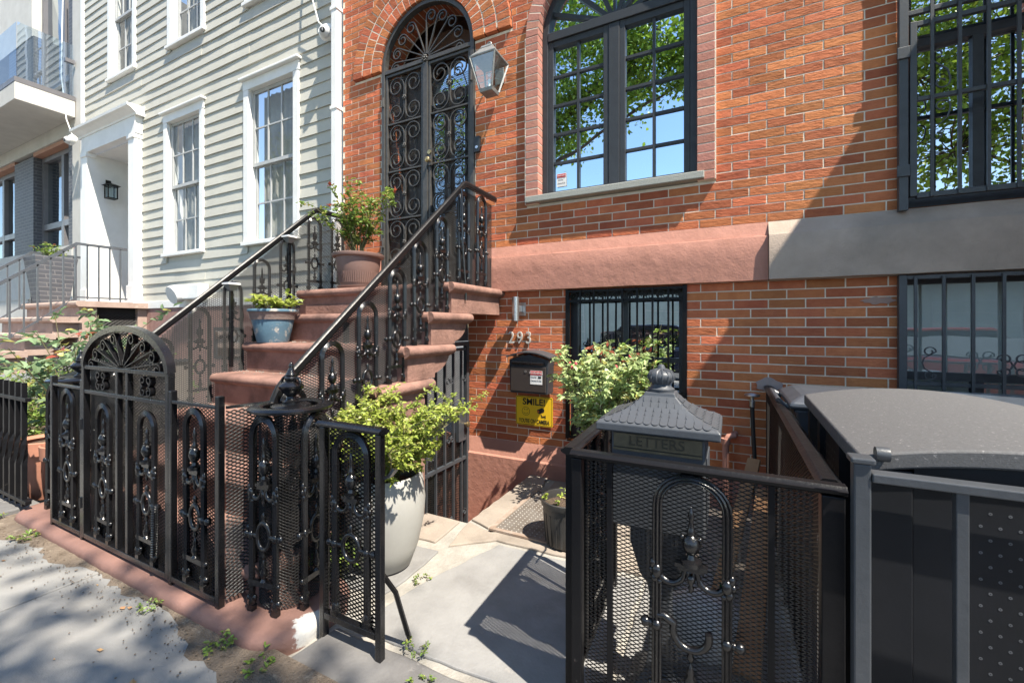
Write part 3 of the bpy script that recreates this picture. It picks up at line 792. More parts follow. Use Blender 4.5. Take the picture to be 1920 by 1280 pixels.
# ------------------------------------------------------------ front fence panels and the arched gate
FY = 1.10; FZ0, FZ1 = .115, .955
def sq(b, x0, x1, y, z0, z1, w=.022, t=.022): return b.box(x0, x1, y-t/2, y+t/2, z0, z1)
def flat_panel(name, label, xa, xb, y, z0, z1, bals, posts=(1,1), cap=False, group=None, mirror_mesh=.016, bal_ms=BAL, bal_h=None, sx=.95, cat='fence panel', bar=True, cat_top=True, dw=.028):
    t = thing(name, label, cat, ((xa+xb)/2, y, 0), group=group)
    cx = (xa+xb)/2; a, b_ = xa-cx, xb-cx
    for s_, on in ((a, posts[0]), (b_, posts[1])):
        if on: B().box(s_-.014, s_+.014, -.014, .014, z0-.05 if on == 1 else .0, z1+.05 if on == 1 else z1-.012).build('post', m_iron, t, bevel=.003)
    if cap: caprail([(a-.022, 0, z1), (b_+.022, 0, z1)], 'top_rail', m_iron, t)
    else: B().box(a+.0145, b_-.0145, -.012, .012, z1-.008, z1+.006).build('top_rail', m_iron, t, bevel=.002)
    B().box(a+.0145, b_-.0145, -.014, .014, z0-.012, z0+.014).build('bottom_rail', m_iron, t, bevel=.002)
    for x in bals: baluster(t, (x-cx, 0, z0+.014), 0, h=(z1-z0-.03), sx=sx, ms=bal_ms, mh=bal_h, bar=bar)
    b = xmesh(lambda u, v: (u, mirror_mesh, v), (0,1,0), a+.016, b_-.016, z0+.014, z1-.01, None, dw=.031, dh=.0165, w=.0060, d=.0035)
    tag(b.build('expanded_metal', m_mesh, t), kind='stuff')
    return t
flat_panel('iron_fence_panel', 'black iron fence panel with one baluster, between arched gate and right newel', -2.375, -1.99, FY, FZ0, FZ1, (-2.18,))
flat_panel('iron_fence_panel', 'narrow black iron fence panel at the left hinge side of the arched gate', -3.755, -3.335, FY, FZ0, FZ1, (-3.55,))
lk_ = thing('mesh_infill', 'sliver of black mesh fence between the last fence post and the right newel', 'fence panel', (-1.975, FY, 0))
tag(xmesh(lambda u, v: (u*.22, u*.975, v), (.975,-.22,0), .016, .16, FZ0, FZ1-.01, None, dw=.031, dh=.0165, w=.006, d=.0035).build('expanded_metal', m_mesh, lk_), kind='stuff')
B().bar((.004,.016,FZ1), (.035,.16,FZ1), .012).build('top_rail', m_iron, lk_)
gate = thing('arched_gate', 'black iron garden gate with rounded fan top and scrolls', 'gate', (-2.855, FY, 0))
GW = .455
def gbar(name, *a): return B().box(*a).build(name, m_iron, gate, bevel=.002)
for s_ in (-1, 1):
    gbar('stile', s_*GW-.015, s_*GW+.015, -.015, .015, FZ0-.01, 1.085)
    gbar('bar', s_*.055-.0125, s_*.055+.0125, -.0125, .0125, FZ0+.016, .93); gbar('bar', s_*.055-.0125, s_*.055+.0125, -.0125, .0125, .952, 1.068)
gbar('bottom_rail', -GW+.0152, GW-.0152, -.014, .014, FZ0-.012, FZ0+.015)
gbar('mid_rail', -GW+.0152, GW-.0152, -.013, .013, .931, .951)
gbar('upper_rail', -GW+.0152, GW-.0152, -.013, .013, 1.069, 1.09)
# segmental arch top: rise .215 over half width .435
def fan_pt(a, s=1.0): return (GW*s*math.cos(a), 0, 1.085+.215*s*math.sin(a))
B().sweep([fan_pt(math.pi*i/28) for i in range(29)], [(-.016,-.018),(.016,-.018),(.016,.018),(-.016,.018)]).build('arch_bar', m_iron, gate, smooth=30)
STRAP = [(-.003,-.012),(.003,-.012),(.003,.012),(-.003,.012)]
for i in range(8):
    a = R(14)+R(152)*i/7
    e = fan_pt(a, .80); c = fan_pt(a, .10)
    d = B(); sgn = -1 if a > math.pi/2 else 1
    r = .032
    L_ = math.hypot(e[0]-c[0], e[2]-c[2]); ux, uz = (e[0]-c[0])/L_, (e[2]-c[2])/L_
    px, pz = -uz*-sgn, ux*-sgn
    path = [c, ((c[0]+e[0])/2, 0, (c[2]+e[2])/2)]
    th0 = math.atan2(-pz, -px)
    dirn = 1 if (-pz*ux - -px*uz) < 0 else -1
    for k in range(22):
        rr_ = r*(1-.62*k/21); th = th0+ (k/21)*R(430)*(1 if (px*uz-pz*ux) < 0 else -1)
        path.append((e[0]+px*r+rr_*math.cos(th), 0, e[2]+pz*r+rr_*math.sin(th)))
    d.sweep(path, STRAP)
    d.build('fan_scroll', m_iron, gate, smooth=40)
B().tube([(.028*math.cos(a),0,1.105+.022*math.sin(a)) for a in [math.pi*i/10 for i in range(11)]], .008, 6).build('fan_boss', m_iron, gate, smooth=50)
for s_ in (-1, 1):
    for q in (-1, 1):
        for w_ in (-1, 1):
            cx = s_*.245+q*.028; cz = 1.010+w_*.028
            pth = spiral(cx, cz, .026, .008, R(90) if w_ < 0 else R(-90), (R(90) if w_ < 0 else R(-90))+ (R(400) if q*w_ > 0 else -R(400)), 20)
            B().sweep(pth, STRAP).build('scroll', m_iron, gate, smooth=40)
    baluster(gate, (s_*.235, 0, FZ0+.014), 0, h=.757, sx=.95)
def gin(u, v):
    if v < 1.07: return abs(u) < GW-.015
    return (u/(GW-.02))**2+((v-1.085)/.195)**2 < 1
tag(xmesh(lambda u, v: (u, .018, v), (0,1,0), -GW, GW, FZ0+.01, 1.30, gin, dw=.031, dh=.0165, w=.0060, d=.0035).build('expanded_metal', m_mesh, gate), kind='stuff')
sp_ = [(.385+.014*math.cos(i*.9), -.03+.014*math.sin(i*.9), .20+.25*i/150) for i in range(151)]
B().tube(sp_, .0032, 5).build('spring', m_iron, gate, smooth=60)
for z in (.30, .75): B().lathe([(.0,-.03),(.012,-.03),(.012,.03),(.0,.03)], 8, (-GW-.02, -.012, z)).build('hinge', m_iron, gate)

# short return panel beside the yard opening, and the fence on the right
pnl = flat_panel('iron_fence_panel', 'short black iron fence panel standing before the pale round planter', -1.515, -1.205, 1.25, .115, .905, (-1.36,), posts=(2,2), cap=True, bar=False, bal_ms=BIGM, bal_h=.76, sx=1.0, mirror_mesh=.018)
B().tube([(.15,.02,.34),(.17,.07,.25),(.19,.12,.06),(.18,.14,.03)], .011, 5).build('prop', m_iron_dull, pnl)
B().sweep([(.157,.01,.72),(.19,.02,.735),(.205,.03,.76)], [(-.006,-.014),(.006,-.014),(.006,.014),(-.006,.014)]).build('latch', m_iron, pnl)
FR = thing('iron_corner_fence', 'black iron corner fence with expanded metal and a broken cast baluster, by the letter box', 'fence', (0,0,0))
RY, RX0, RX1, RZ = 1.375, -.452, .235, .888
def rpost(x, y, w=.034): bx('post', m_iron_dull, FR, x-w/2, x+w/2, y-w/2, y+w/2, .0, RZ-.012, bevel=.003)
rpost(RX0, RY, .034); rpost(RX1, RY, .05); rpost(.235, 3.44, .03); rpost(.235, 2.4, .02)
caprail([(RX0-.02, RY, RZ), (RX1+.03, RY, RZ)], 'top_rail', m_iron_dull, FR, 1.0)
caprail([(RX1, RY+.03, RZ+.002), (RX1, 3.47, RZ+.002)], 'side_top_rail', m_iron_dull, FR, 1.0)
bx('bottom_rail', m_iron_dull, FR, RX0+.018, RX1-.026, RY-.014, RY+.014, .09, .12)
bx('side_bottom_rail', m_iron_dull, FR, RX1-.012, RX1+.012, RY+.026, 3.42, .09, .12)
for x in (-.345, .10): bx('bar', m_iron_dull, FR, x-.008, x+.008, RY-.008, RY+.008, .121, RZ-.013)
baluster(FR, (-.105, RY-.012, .12), 0, h=.755, sx=1.0, ms=BROKEN, mh=.80)
tag(xmesh(lambda u, v: (u, RY+.018, v), (0,1,0), RX0+.02, RX1-.026, .12, RZ-.014, None).build('expanded_metal', m_mesh, FR), kind='stuff')
tag(xmesh(lambda u, v: (RX1-.016, u, v), (1,0,0), RY+.03, 3.42, .12, RZ-.014, None).build('expanded_metal', m_mesh, FR), kind='stuff')
# open gate leaf swung back along the yard
OG = thing('open_iron_gate', 'black iron gate leaf swung open into the yard, left of the letter box', 'gate', (RX0-.035, RY+.02, 0), R(90)+R(1.5))
LW = .70
for x in (.015, LW-.015): B().box(x-.016, x+.016, -.016, .016, .06, RZ-.012).build('stile', m_iron_dull, OG, bevel=.003)
caprail([(-.01,0,RZ),(LW+.02,0,RZ)], 'top_rail', m_iron_dull, OG)
B().box(.032, LW-.032, -.013, .013, .077, .103).build('rail', m_iron_dull, OG, bevel=.002)
for x in (.20, .545): B().box(x-.008, x+.008, -.008, .008, .104, RZ-.014).build('bar', m_iron_dull, OG)
baluster(OG, (.37, 0, .104), 0, h=.765, sx=1.0, ms=BIGM, mh=.76)
tag(xmesh(lambda u, v: (u, .010, v), (0,1,0), .032, LW-.032, .104, RZ-.014, None).build('expanded_metal', m_mesh, OG), kind='stuff')
B().tube([(LW-.10,-.015,.80),(LW+.06,-.03,.83),(LW+.10,-.03,.87)], .006, 5).build('latch', m_iron_dull, OG)

# ------------------------------------------------------------ iron gate over the arched door
DG = thing('arched_door_gate', 'tall arched wrought iron double door gate with scrolls and fanlight', 'gate', (DOORC, YF+.012, 0))
def dbar(name, x0, x1, z0, z1, y0=-.02, y1=.02): return B().box(x0, x1, y0, y1, z0, z1).build(name, m_gate_iron, DG, bevel=.003)
ZB = ZL+.05
o = arch_frame(0, DSP, ZB, DOORR-.045, DOORR-.004, -.03, .03).build('arch_frame', m_gate_iron, DG, bevel=.003)
dbar('transom', -DOORR+.046, DOORR-.046, DSP-.04, DSP, -.028, .026)
dbar('centre_post', -.028, .028, ZB, DSP-.041, -.028, .024)
zr = [3.955, 3.455, 2.95, 2.445, 1.94, ZB+.02]
for s_ in (-1, 1):
    a, b_ = (.032, DOORR-.05) if s_ > 0 else (-DOORR+.05, -.032)
    dbar('leaf_stile', a, a+.026, ZB+.01, 3.985, -.016, .018); dbar('leaf_stile', b_-.026, b_, ZB+.01, 3.985, -.016, .018)
    dbar('leaf_rail', a+.0265, b_-.0265, 3.958, 3.984, -.015, .017)
    x0, x1 = a+.027, b_-.027; cx = (x0+x1)/2; hw = (x1-x0)/2
    for j in range(5):
        zt_, zb_ = zr[j], zr[j+1]
        if j: dbar('leaf_rail', x0, x1, zt_-.009, zt_+.009, -.012, .012)
        cz = (zt_+zb_)/2; hh = min(.245, (zt_-zb_)/2-.012)
        m = B()
        for q in (-1, 1):
            r = hw*.47
            for w_ in (-1, 1):
                sc = []
                for i in range(31):
                    u = i/30; ang = R(0) + u*R(560); rr_ = r*(1-.70*u)
                    sc.append((cx+q*(hw-r-.004)-q*rr_*math.cos(ang), 0, cz+w_*(hh-r)+w_*rr_*math.sin(ang)))
                sc = [(cx+q*.004, 0, cz), (cx+q*.010, 0, cz+w_*(hh-r)*.45)] + [(cx+q*(hw-2*r-.004)*.6, 0, cz+w_*(hh-r)*.72)] + sc
                m.sweep(sc, [(-.0048,-.008),(.0048,-.008),(.0048,.008),(-.0048,.008)])
        m.build('scrollwork', m_gate_iron, DG, smooth=40)
        ro = B()
        for i in range(6): ro.ball((cx+.017*math.cos(i*R(60)), -.012, cz+.017*math.sin(i*R(60))), .011, 6, 4)
        ro.ball((cx, -.018, cz), .009, 6, 4)
        ro.build('rosette', m_gate_iron, DG, smooth=60)
    tag(xmesh(lambda u, v: (u, .022, v), (0,1,0), x0, x1, ZB+.03, 3.80 if s_ > 0 else 3.955, None, dw=.034, dh=.017, w=.0042).build('expanded_metal', m_gate_iron, DG), kind='stuff')
for i in range(9):
    a = R(7)+R(166)*i/8
    if i == 4 and False: continue
    e = (.40*math.cos(a), 0, DSP+.02+.40*math.sin(a)); sg = 1 if a > R(93) else -1
    r = .062; th0 = a - sg*R(90)
    ccx, ccz = e[0]-r*math.cos(th0), e[2]-r*math.sin(th0)
    path = [(.03*math.cos(a),0,DSP+.02+.03*math.sin(a)), (.2*math.cos(a),0,DSP+.02+.2*math.sin(a)), e]
    path += [(ccx+r*(1-.6*k/24)*math.cos(th0+sg*R(460)*k/24), 0, ccz+r*(1-.6*k/24)*math.sin(th0+sg*R(460)*k/24)) for k in range(1, 25)]
    B().sweep(path, [(-.005,-.008),(.005,-.008),(.005,.008),(-.005,.008)]).build('fan_spoke', m_gate_iron, DG, smooth=40)
ro = B()
for i in range(7): ro.ball((.024*math.cos(i*R(51)), -.034, DSP-.01+.024*math.sin(i*R(51))), .013, 6, 4)
ro.ball((0,-.042,DSP-.01), .012, 6, 4); ro.build('rosette', m_gate_iron, DG, smooth=60)
m_brass = M('worn_brass', (.55,.42,.22), (.4,.3,.16), rough=.35, metal=.9, scale=20, bump=.1)
lk = bx('lock_plate', m_gate_iron, DG, .034, .085, -.030, -.017, 2.93, 3.10); 
B().lathe([(.0,.0),(.012,.0),(.012,.02),(.026,.03),(.028,.045),(.018,.055),(.0,.056)], 14).xf(Matrix.Translation((.06,-.03,2.975)) @ Matrix.Rotation(R(90),4,'X')).build('knob', m_brass, DG, smooth=50)
B().lathe([(.0,.0),(.022,.0),(.022,.012),(.0,.014)], 14).xf(Matrix.Translation((.06,-.03,3.06)) @ Matrix.Rotation(R(90),4,'X')).build('deadbolt', m_brass, DG, smooth=50)
for z in (2.2, 3.7):
    B().lathe([(.0,-.05),(.013,-.05),(.013,.05),(.0,.05)], 8, (-DOORR+.03,-.035,z)).build('hinge', m_gate_iron, DG)
    B().lathe([(.0,-.05),(.013,-.05),(.013,.05),(.0,.05)], 8, (DOORR-.03,-.035,z)).build('hinge', m_gate_iron, DG)

# ------------------------------------------------------------ basement gate under the stoop
BG = thing('basement_gate', 'black mesh basement gate with scrolls below the stoop landing', 'gate', (-2.235, 3.10, 0), R(90))
y0, y1 = -.66, .365
for (a, b_) in ((y0, y0+.04), (y1-.04, y1)): B().box(a, b_, -.02, .02, -.6, 1.17).build('jamb', m_grey_iron, BG)
B().box(y0+.041, y1-.041, -.02, .02, 1.13, 1.17).build('head', m_grey_iron, BG)
for z in (-.56, .08, .585, 1.10): B().box(y0+.041, y1-.041, -.014, .014, z-.014, z+.014).build('rail', m_grey_iron, BG)
for i in range(7):
    x = y0+.14+i*.13
    bm_ = B()
    B().box(x-.008, x+.008, -.011, .011, -.545, .065).build('bar', m_grey_iron, BG); B().box(x-.008, x+.008, -.011, .011, .095, .57).build('bar', m_grey_iron, BG); B().box(x-.008, x+.008, -.011, .011, .60, 1.085).build('bar', m_grey_iron, BG)
    if i % 2 == 0:
        for z in (-.42, .30, .82):
            m = B()
            for q in (-1, 1): m.sweep([(x+.065+q*.03+p[0], -.012, z+p[2]) for p in spiral(0,0,.03,.008,R(90),R(90)+q*R(420),20)], [(-.003,-.006),(.003,-.006),(.003,.006),(-.003,.006)])
            m.build('scroll', m_grey_iron, BG, smooth=40)
B().box(y1-.17, y1-.045, -.018, .016, .25, .50).build('lock_box', m_grey_iron, BG)
B().lathe([(.0,.0),(.012,.0),(.012,.02),(.026,.03),(.026,.045),(.0,.055)], 12).xf(Matrix.Translation((y1-.075,-.02,.40)) @ Matrix.Rotation(R(90),4,'X')).build('knob', m_brass, BG, smooth=50)
tag(xmesh(lambda u, v: (u, .018, v), (0,1,0), y0+.04, y1-.04, -.55, 1.12, None, dw=.034, dh=.016, w=.0055).build('expanded_metal', m_mesh, BG), kind='stuff')
bx('under_stair_wall', m_dark, stoop, -2.75, -2.70, 2.45, 3.45, -.62, ZL-.24)
bx('gate_head_panel', m_grey_iron, stoop, -2.25, -2.22, 2.45, 3.455, 1.175, ZL-.24)
# ------------------------------------------------------------ helpers for grilles and text
def text_mesh(txt, size, depth, mat, name='lettering', bold=0.0, align='CENTER', sx=1.0):
    cu = bpy.data.curves.new('txt', 'FONT'); cu.body = txt; cu.size = size; cu.extrude = depth; cu.align_x = align; cu.align_y = 'CENTER'; cu.offset = bold
    ob = bpy.data.objects.new('txt', cu); COL.objects.link(ob)
    bpy.context.view_layer.update()
    me = bpy.data.meshes.new_from_object(ob.evaluated_get(bpy.context.evaluated_depsgraph_get()))
    bpy.data.objects.remove(ob); me.materials.clear(); me.materials.append(mat); me.name = name
    me.transform(Matrix.Diagonal((sx,1,1,1)))
    return me
def put_text(txt, size, mat, parent, loc, rot=(R(90),0,0), depth=.001, bold=0., sx=1., name='lettering'):
    return put(name, text_mesh(txt, size, depth, mat, name, bold, 'CENTER', sx), parent, loc, rot)
def reveal(house, x0, x1, z0, z1, y0, y1, mat, name='reveal'):
    b = B()
    for (a, c) in (((x0,z0),(x0,z1)),((x0,z1),(x1,z1)),((x1,z1),(x1,z0)),((x1,z0),(x0,z0))):
        b.add([(a[0],y0,a[1]),(c[0],y0,c[1]),(c[0],y1,c[1]),(a[0],y1,a[1])], [(0,1,2,3)])
    return b.build(name, mat, house)
def pane(parent, x0, x1, y, z0, z1, mat, name='pane', tilt=.004):
    cx, cz = (x0+x1)/2, (z0+z1)/2
    o = B().add([(x0-cx,0,z0-cz),(x1-cx,0,z0-cz),(x1-cx,0,z1-cz),(x0-cx,0,z1-cz)], [(0,1,2,3)]).build(name, mat, parent)
    o.location = (cx, y, cz); o.rotation_euler = (rnd(-tilt,tilt), 0, rnd(-tilt,tilt)); return o
SQ = [(-.003,-.005),(.003,-.005),(.003,.005),(-.003,.005)]
BLACK = M('print_black', (.012,.012,.012), rough=.5, bump=0)
WHITE = M('print_white', (.75,.75,.74), rough=.5, bump=0)
REDP = M('print_red', (.55,.03,.03), rough=.5, bump=0)

# ------------------------------------------------------------ basement window of the brick house, with grille
bw = reveal(hA, -1.253, -.296, .34, 1.630, YF+.0045, YF+.20, m_brick, 'basement_window')
room(hA, -1.5, -.05, .2, 1.9, YF+.205, YF+1.6)
for (x0,x1,z0,z1) in ((-1.252,-1.19,.341,1.629),(-.36,-.297,.341,1.629),(-1.19,-.36,1.565,1.629),(-1.19,-.36,.341,.40),(-.80,-.755,.40,1.565),(-1.19,-.36,1.02,1.06)):
    bx('sash', m_frame, bw, x0, x1, YF+.11, YF+.15, z0, z1)
pane(bw, -1.19, -.80, YF+.13, .40, 1.565, g_right); pane(bw, -.755, -.36, YF+.13, .40, 1.565, g_right)
gA = thing('window_grille', 'black window grille with a row of small scrolls behind the rose bush', 'grille', (-.775, YF+.005, 0))
for x in (-.468, .468): B().box(x-.015, x+.015, -.016, .016, .355, 1.625).build('stile', m_iron_dull, gA)
for z in (1.609, 1.525, .80, .37): B().box(-.452, .452, -.013, .013, z-.010, z+.010).build('rail', m_iron_dull, gA)
for i in range(1, 8):
    x = -.468+.117*i
    B().box(x-.0075, x+.0075, -.0235, -.0135, .36, 1.615).build('bar', m_iron_dull, gA)
for i in range(8):
    x = -.41+.117*i
    B().sweep([(x+p[0], -.004, 1.567+p[2]) for p in spiral(0,0,.034,.010,R(220),R(220)-R(420),18)], SQ).build('scroll', m_iron_dull, gA, smooth=40)

# ------------------------------------------------------------ the neighbouring brick house to the right
hB = thing('neighbouring_brick_house', 'orange brick house with grey stone band and barred windows at the right', 'house', (0,0,0))
BX0, BX1, BWX = .231, 1.93, .925
emit_bricks(hB, brB, Lb, Hu, JT, YF, m_brick2, 300, lambda b: b[0]**2 + (b[1]-1.8)**2*.4)
bx('wall_core', m_mortar, hB, 1.80, BX1, YF+.006, YF+.2, 0, 6.3)
band(hB, 'stone_band', m_grey_stone, BX0+.005, BX1, .092)
pt = B(); n = 26
ptp = [(.24+.08*(1+.12*math.sin(i*1.3))*math.cos(2*math.pi*i/n), .90+.05*(1+.15*math.cos(i*.9))*math.sin(2*math.pi*i/n)) for i in range(n)]
B().prism(ptp, YF-.006, YF+.002, 'y').build('cement_patch', M('grey_patch', (.27,.215,.2), (.33,.24,.21), rough=.95, scale=25, bump=.4), hB, bevel=.003)
ptp = [(.84+.085*(1+.15*math.sin(i*2.1))*math.cos(2*math.pi*i/n), 1.475+.022*(1+.3*math.cos(i*1.7))*math.sin(2*math.pi*i/n)) for i in range(n)]
B().prism(ptp, YF-.007, YF+.002, 'y').build('cement_patch', M('pink_patch', (.33,.22,.18), (.27,.17,.14), rough=.9, bump=.4), hB, bevel=.003)
w1 = reveal(hB, BWX+.012, 1.80, 2.046, 4.2, YF+.0045, YF+.20, m_brick2, 'upper_window')
w2 = reveal(hB, BWX+.012, 1.80, .50, 1.628, YF+.0045, YF+.20, m_brick2, 'basement_window')
room(hB, .3, 3.2, 2.06, 4.4, YF+.21, YF+2); 
roomb = room(hB, .9, 1.85, .3, 1.9, YF+.21, YF+.32, M('pale_blind', (.60,.66,.63), (.52,.58,.56), rough=.7, bump=.1))
for (w, z0, z1, zm) in ((w1, 2.047, 4.19, 3.1), (w2, .501, 1.627, 1.0)):
    for (x0,x1,a,b_) in ((BWX+.013,BWX+.06,z0,z1),(1.75,1.798,z0,z1),(BWX+.061,1.749,z1-.05,z1),(BWX+.061,1.749,z0,z0+.085),(BWX+.061,1.749,zm-.025,zm+.025),(1.31,1.36,z0+.086,zm-.026)):
        bx('sash', m_frame, w, x0, x1, YF+.09, YF+.14, a, b_)
    gg = g_right if w is w1 else g_pale
    pane(w, BWX+.06, 1.335, YF+.115, z0+.06, zm, gg); pane(w, 1.335, 1.76, YF+.116, z0+.06, zm, gg)
    pane(w, BWX+.06, 1.76, YF+.117, zm, z1-.04, gg)
def gscroll(parent, cx, cz, w, h, y=-.004, flip=1):
    m = B()
    for wz in (1, -1):
        pts = []
        r = w*.5
        for i in range(22):
            u = i/21; ang = u*R(400); rr_ = r*(1-.6*u)
            pts.append((cx+flip*(w*.5-r) - flip*rr_*math.cos(ang), y, cz+wz*(h*.5-r)+wz*rr_*math.sin(ang)))
        pts = [(cx+flip*w*.55, y, cz), (cx+flip*w*.4, y, cz+wz*h*.16)] + pts
        m.sweep(pts, SQ)
    m.build('scroll', m_grey_iron, parent, smooth=40)
gB = thing('window_grille', 'dark grey barred window grille above the grey stone band', 'grille', (BWX, YF-.045, 0))
for (x0,x1,z0,z1) in ((0,.045,2.02,4.15),(.052,.085,2.10,3.16),(.84,.88,2.02,4.15)): B().box(x0,x1,-.02,.02,z0,z1).build('stile', m_grey_iron, gB, bevel=.003)
for (z, h) in ((2.105,.016),(2.69,.012),(3.145,.014),(3.22,.014),(4.1,.016)): B().box(.0855 if z < 3.2 else .0455,.839,-.014,.014,z-h,z+h).build('rail', m_grey_iron, gB, bevel=.002)
for i in range(1, 7):
    x = .03+.122*i; B().box(x-.008,x+.008,-.0255,-.0145,2.09,4.1).build('bar', m_grey_iron, gB)
for z in (2.26, 2.98): B().box(-.012,.05,-.032,-.0205,z-.035,z+.035).build('hinge', m_grey_iron, gB, bevel=.003)
for (cz, f) in ((2.83, 1), (2.55, -1)):
    p = [(.155,-.02,cz-f*.11)]
    p = [(.185+.03*math.cos(R(180)-f*R(0)-k*R(18)*f), -.02, cz-f*.115-.03*math.sin(-k*R(18))*f*-1) for k in range(0)]
    s_ = B(); pts = []
    for k in range(16): a = R(200)-k*R(20); pts.append((.175+.028*math.cos(a)*(1-.03*k), -.022, cz+f*(.10+.028*math.sin(a)*(1-.03*k))))
    pts = pts[::-1]
    pts += [(.16, -.022, cz+f*.06), (.22,-.022,cz+f*.0), (.232,-.022,cz-f*.05)]
    for k in range(14): a = R(0)-k*R(26); pts.append((.195+.037*math.cos(a)*(1-.045*k), -.022, cz-f*.07+f*.037*math.sin(a)*(1-.045*k)))
    s_.sweep(pts, SQ).build('scroll', m_grey_iron, gB, smooth=40)
gC = thing('window_grille', 'dark grey barred basement window grille behind the trash shed', 'grille', (BWX, YF-.045, 0))
for (x0,x1) in ((0,.04),(.84,.88)): B().box(x0,x1,-.018,.018,.45,1.625).build('stile', m_grey_iron, gC, bevel=.003)
for z in (1.61, .965, .62): B().box(.0405,.8395,-.013,.013,z-.012,z+.012).build('rail', m_grey_iron, gC, bevel=.002)
for i in range(1, 7):
    x = -.05+.127*i; B().box(x-.0075,x+.0075,-.0245,-.0135,.47,1.612).build('bar', m_grey_iron, gC)
for cx, f in ((.14,-1),(.46,1),(.53,-1)): gscroll(gC, cx, 1.09, .06, .20 if f < 0 and cx < .2 else .13, -.02, f)
def brickmat(name, c1, c2, cm, bw_, bh):
    m = bpy.data.materials.new(name); m.use_nodes = True; nt = m.node_tree; N = nt.nodes; p = N['Principled BSDF']
    geo = N.new('ShaderNodeNewGeometry'); sep = N.new('ShaderNodeSeparateXYZ'); cmb = N.new('ShaderNodeCombineXYZ'); ad = N.new('ShaderNodeMath'); ad.operation = 'ADD'
    br = N.new('ShaderNodeTexBrick'); br.inputs['Scale'].default_value = 1; br.inputs['Brick Width'].default_value = bw_; br.inputs['Row Height'].default_value = bh
    br.inputs['Mortar Size'].default_value = .006; br.inputs['Color1'].default_value = (*c1,1); br.inputs['Color2'].default_value = (*c2,1); br.inputs['Mortar'].default_value = (*cm,1)
    L = nt.links.new; L(geo.outputs['Position'], sep.inputs[0]); L(sep.outputs[0], ad.inputs[0]); L(sep.outputs[1], ad.inputs[1]); L(ad.outputs[0], cmb.inputs[0]); L(sep.outputs[2], cmb.inputs[1]); L(cmb.outputs[0], br.inputs['Vector'])
    L(br.outputs['Color'], p.inputs['Base Color']); p.inputs['Roughness'].default_value = .6
    bp = N.new('ShaderNodeBump'); bp.inputs['Strength'].default_value = .4; bp.inputs['Distance'].default_value = .01; bp.invert = True; L(br.outputs['Fac'], bp.inputs['Height']); L(bp.outputs[0], p.inputs['Normal'])
    return m
m_added_bay = brickmat('added_bay_brick', (.44,.14,.06), (.38,.11,.05), (.6,.53,.44), .2175, .0655)
# bay added out of frame, shaped to throw the long slanted wall shade
bx('added_shade_bay', m_added_bay, hB, 1.94, 4.6, 2.66, YF+.3, -.1, 4.44)
bx('added_bay_cornice', m_grey_stone, hB, 1.90, 4.64, 2.62, YF+.3, 4.445, 4.55, bevel=.01)
for z0 in (.9, 2.9):
    bw_ = bx('added_bay_window', m_frame, hB, 2.5, 3.9, 2.645, 2.68, z0, z0+1.4); bx('pane', g_right, bw_, 2.58, 3.82, 2.637, 2.643, z0+.08, z0+1.32)

# ------------------------------------------------------------ things on the brick wall
# carriage lantern
LN = thing('wall_lantern', 'weathered silver wall lantern with glass panes right of the arched door', 'lamp', (-1.90, YF-.20, 3.36))
m_pewter = M('weathered_pewter', (.27,.28,.275), (.18,.19,.185), rough=.5, metal=.35, scale=25, bump=.2)
def frustum(z0, w0, z1, w1): return B().add([(sx*w/2, sy*w/2, z) for z, w in ((z0,w0),(z1,w1)) for sx, sy in ((-1,-1),(1,-1),(1,1),(-1,1))], [(3,2,1,0),(4,5,6,7),(0,1,5,4),(1,2,6,5),(2,3,7,6),(3,0,4,7)])
frustum(0, .12, .03, .135).build('base', m_pewter, LN, bevel=.003)
frustum(.285, .255, .30, .26).build('collar', m_pewter, LN, bevel=.003)
frustum(.3005, .25, .385, .115).build('roof', m_pewter, LN, bevel=.004)
frustum(.386, .12, .41, .10).build('cap', m_pewter, LN, bevel=.003)
B().tube([(.022*math.cos(a),0,.437+.022*math.sin(a)) for a in [2*math.pi*i/12 for i in range(12)]], .006, 6, True).build('loop', m_pewter, LN, smooth=50)
for sx, sy in ((-1,-1),(1,-1),(1,1),(-1,1)):
    B().bar((sx*.062,sy*.062,.03),(sx*.122,sy*.122,.286),.014).build('corner_bar', m_pewter, LN)
for k in range(4):
    a = k*R(90); b = B().add([(-.058,-.060,.03),(.058,-.060,.03),(.116,-.119,.285),(-.116,-.119,.285)], [(0,1,2,3)]); b.xf(Matrix.Rotation(a, 4, 'Z')); b.build('pane', g_clear, LN)
B().lathe([(.0,.03),(.011,.03),(.011,.13),(.0,.13)], 10).build('candle', m_white, LN, smooth=50)
B().lathe([(.0,.13),(.012,.14),(.018,.165),(.01,.195),(.0,.21)], 10).build('bulb', g_clear, LN, smooth=50)
bk = B().tube([(0,.20,.30),(0,.14,.44),(0,.06,.46),(0,.0,.455)], .010, 6).build('bracket', m_pewter, LN, smooth=50)
B().box(-.045,.045,.185,.20,.18,.40).build('back_plate', m_pewter, LN, bevel=.004)
# door bell
DB = thing('doorbell', 'small dark video doorbell on the brick beside the door gate', 'doorbell', (-2.135, YF-.012, 3.03))
B().box(-.03,.03,-.02,.012,-.075,.075).build('body', m_frame, DB, bevel=.006)
B().lathe([(.0,.0),(.014,.0),(.014,.004),(.0,.005)], 14).xf(Matrix.Translation((0,-.020,-.03)) @ Matrix.Rotation(R(90),4,'X')).build('button', M('bell_ring', (.4,.5,.7), rough=.3, bump=0), DB)
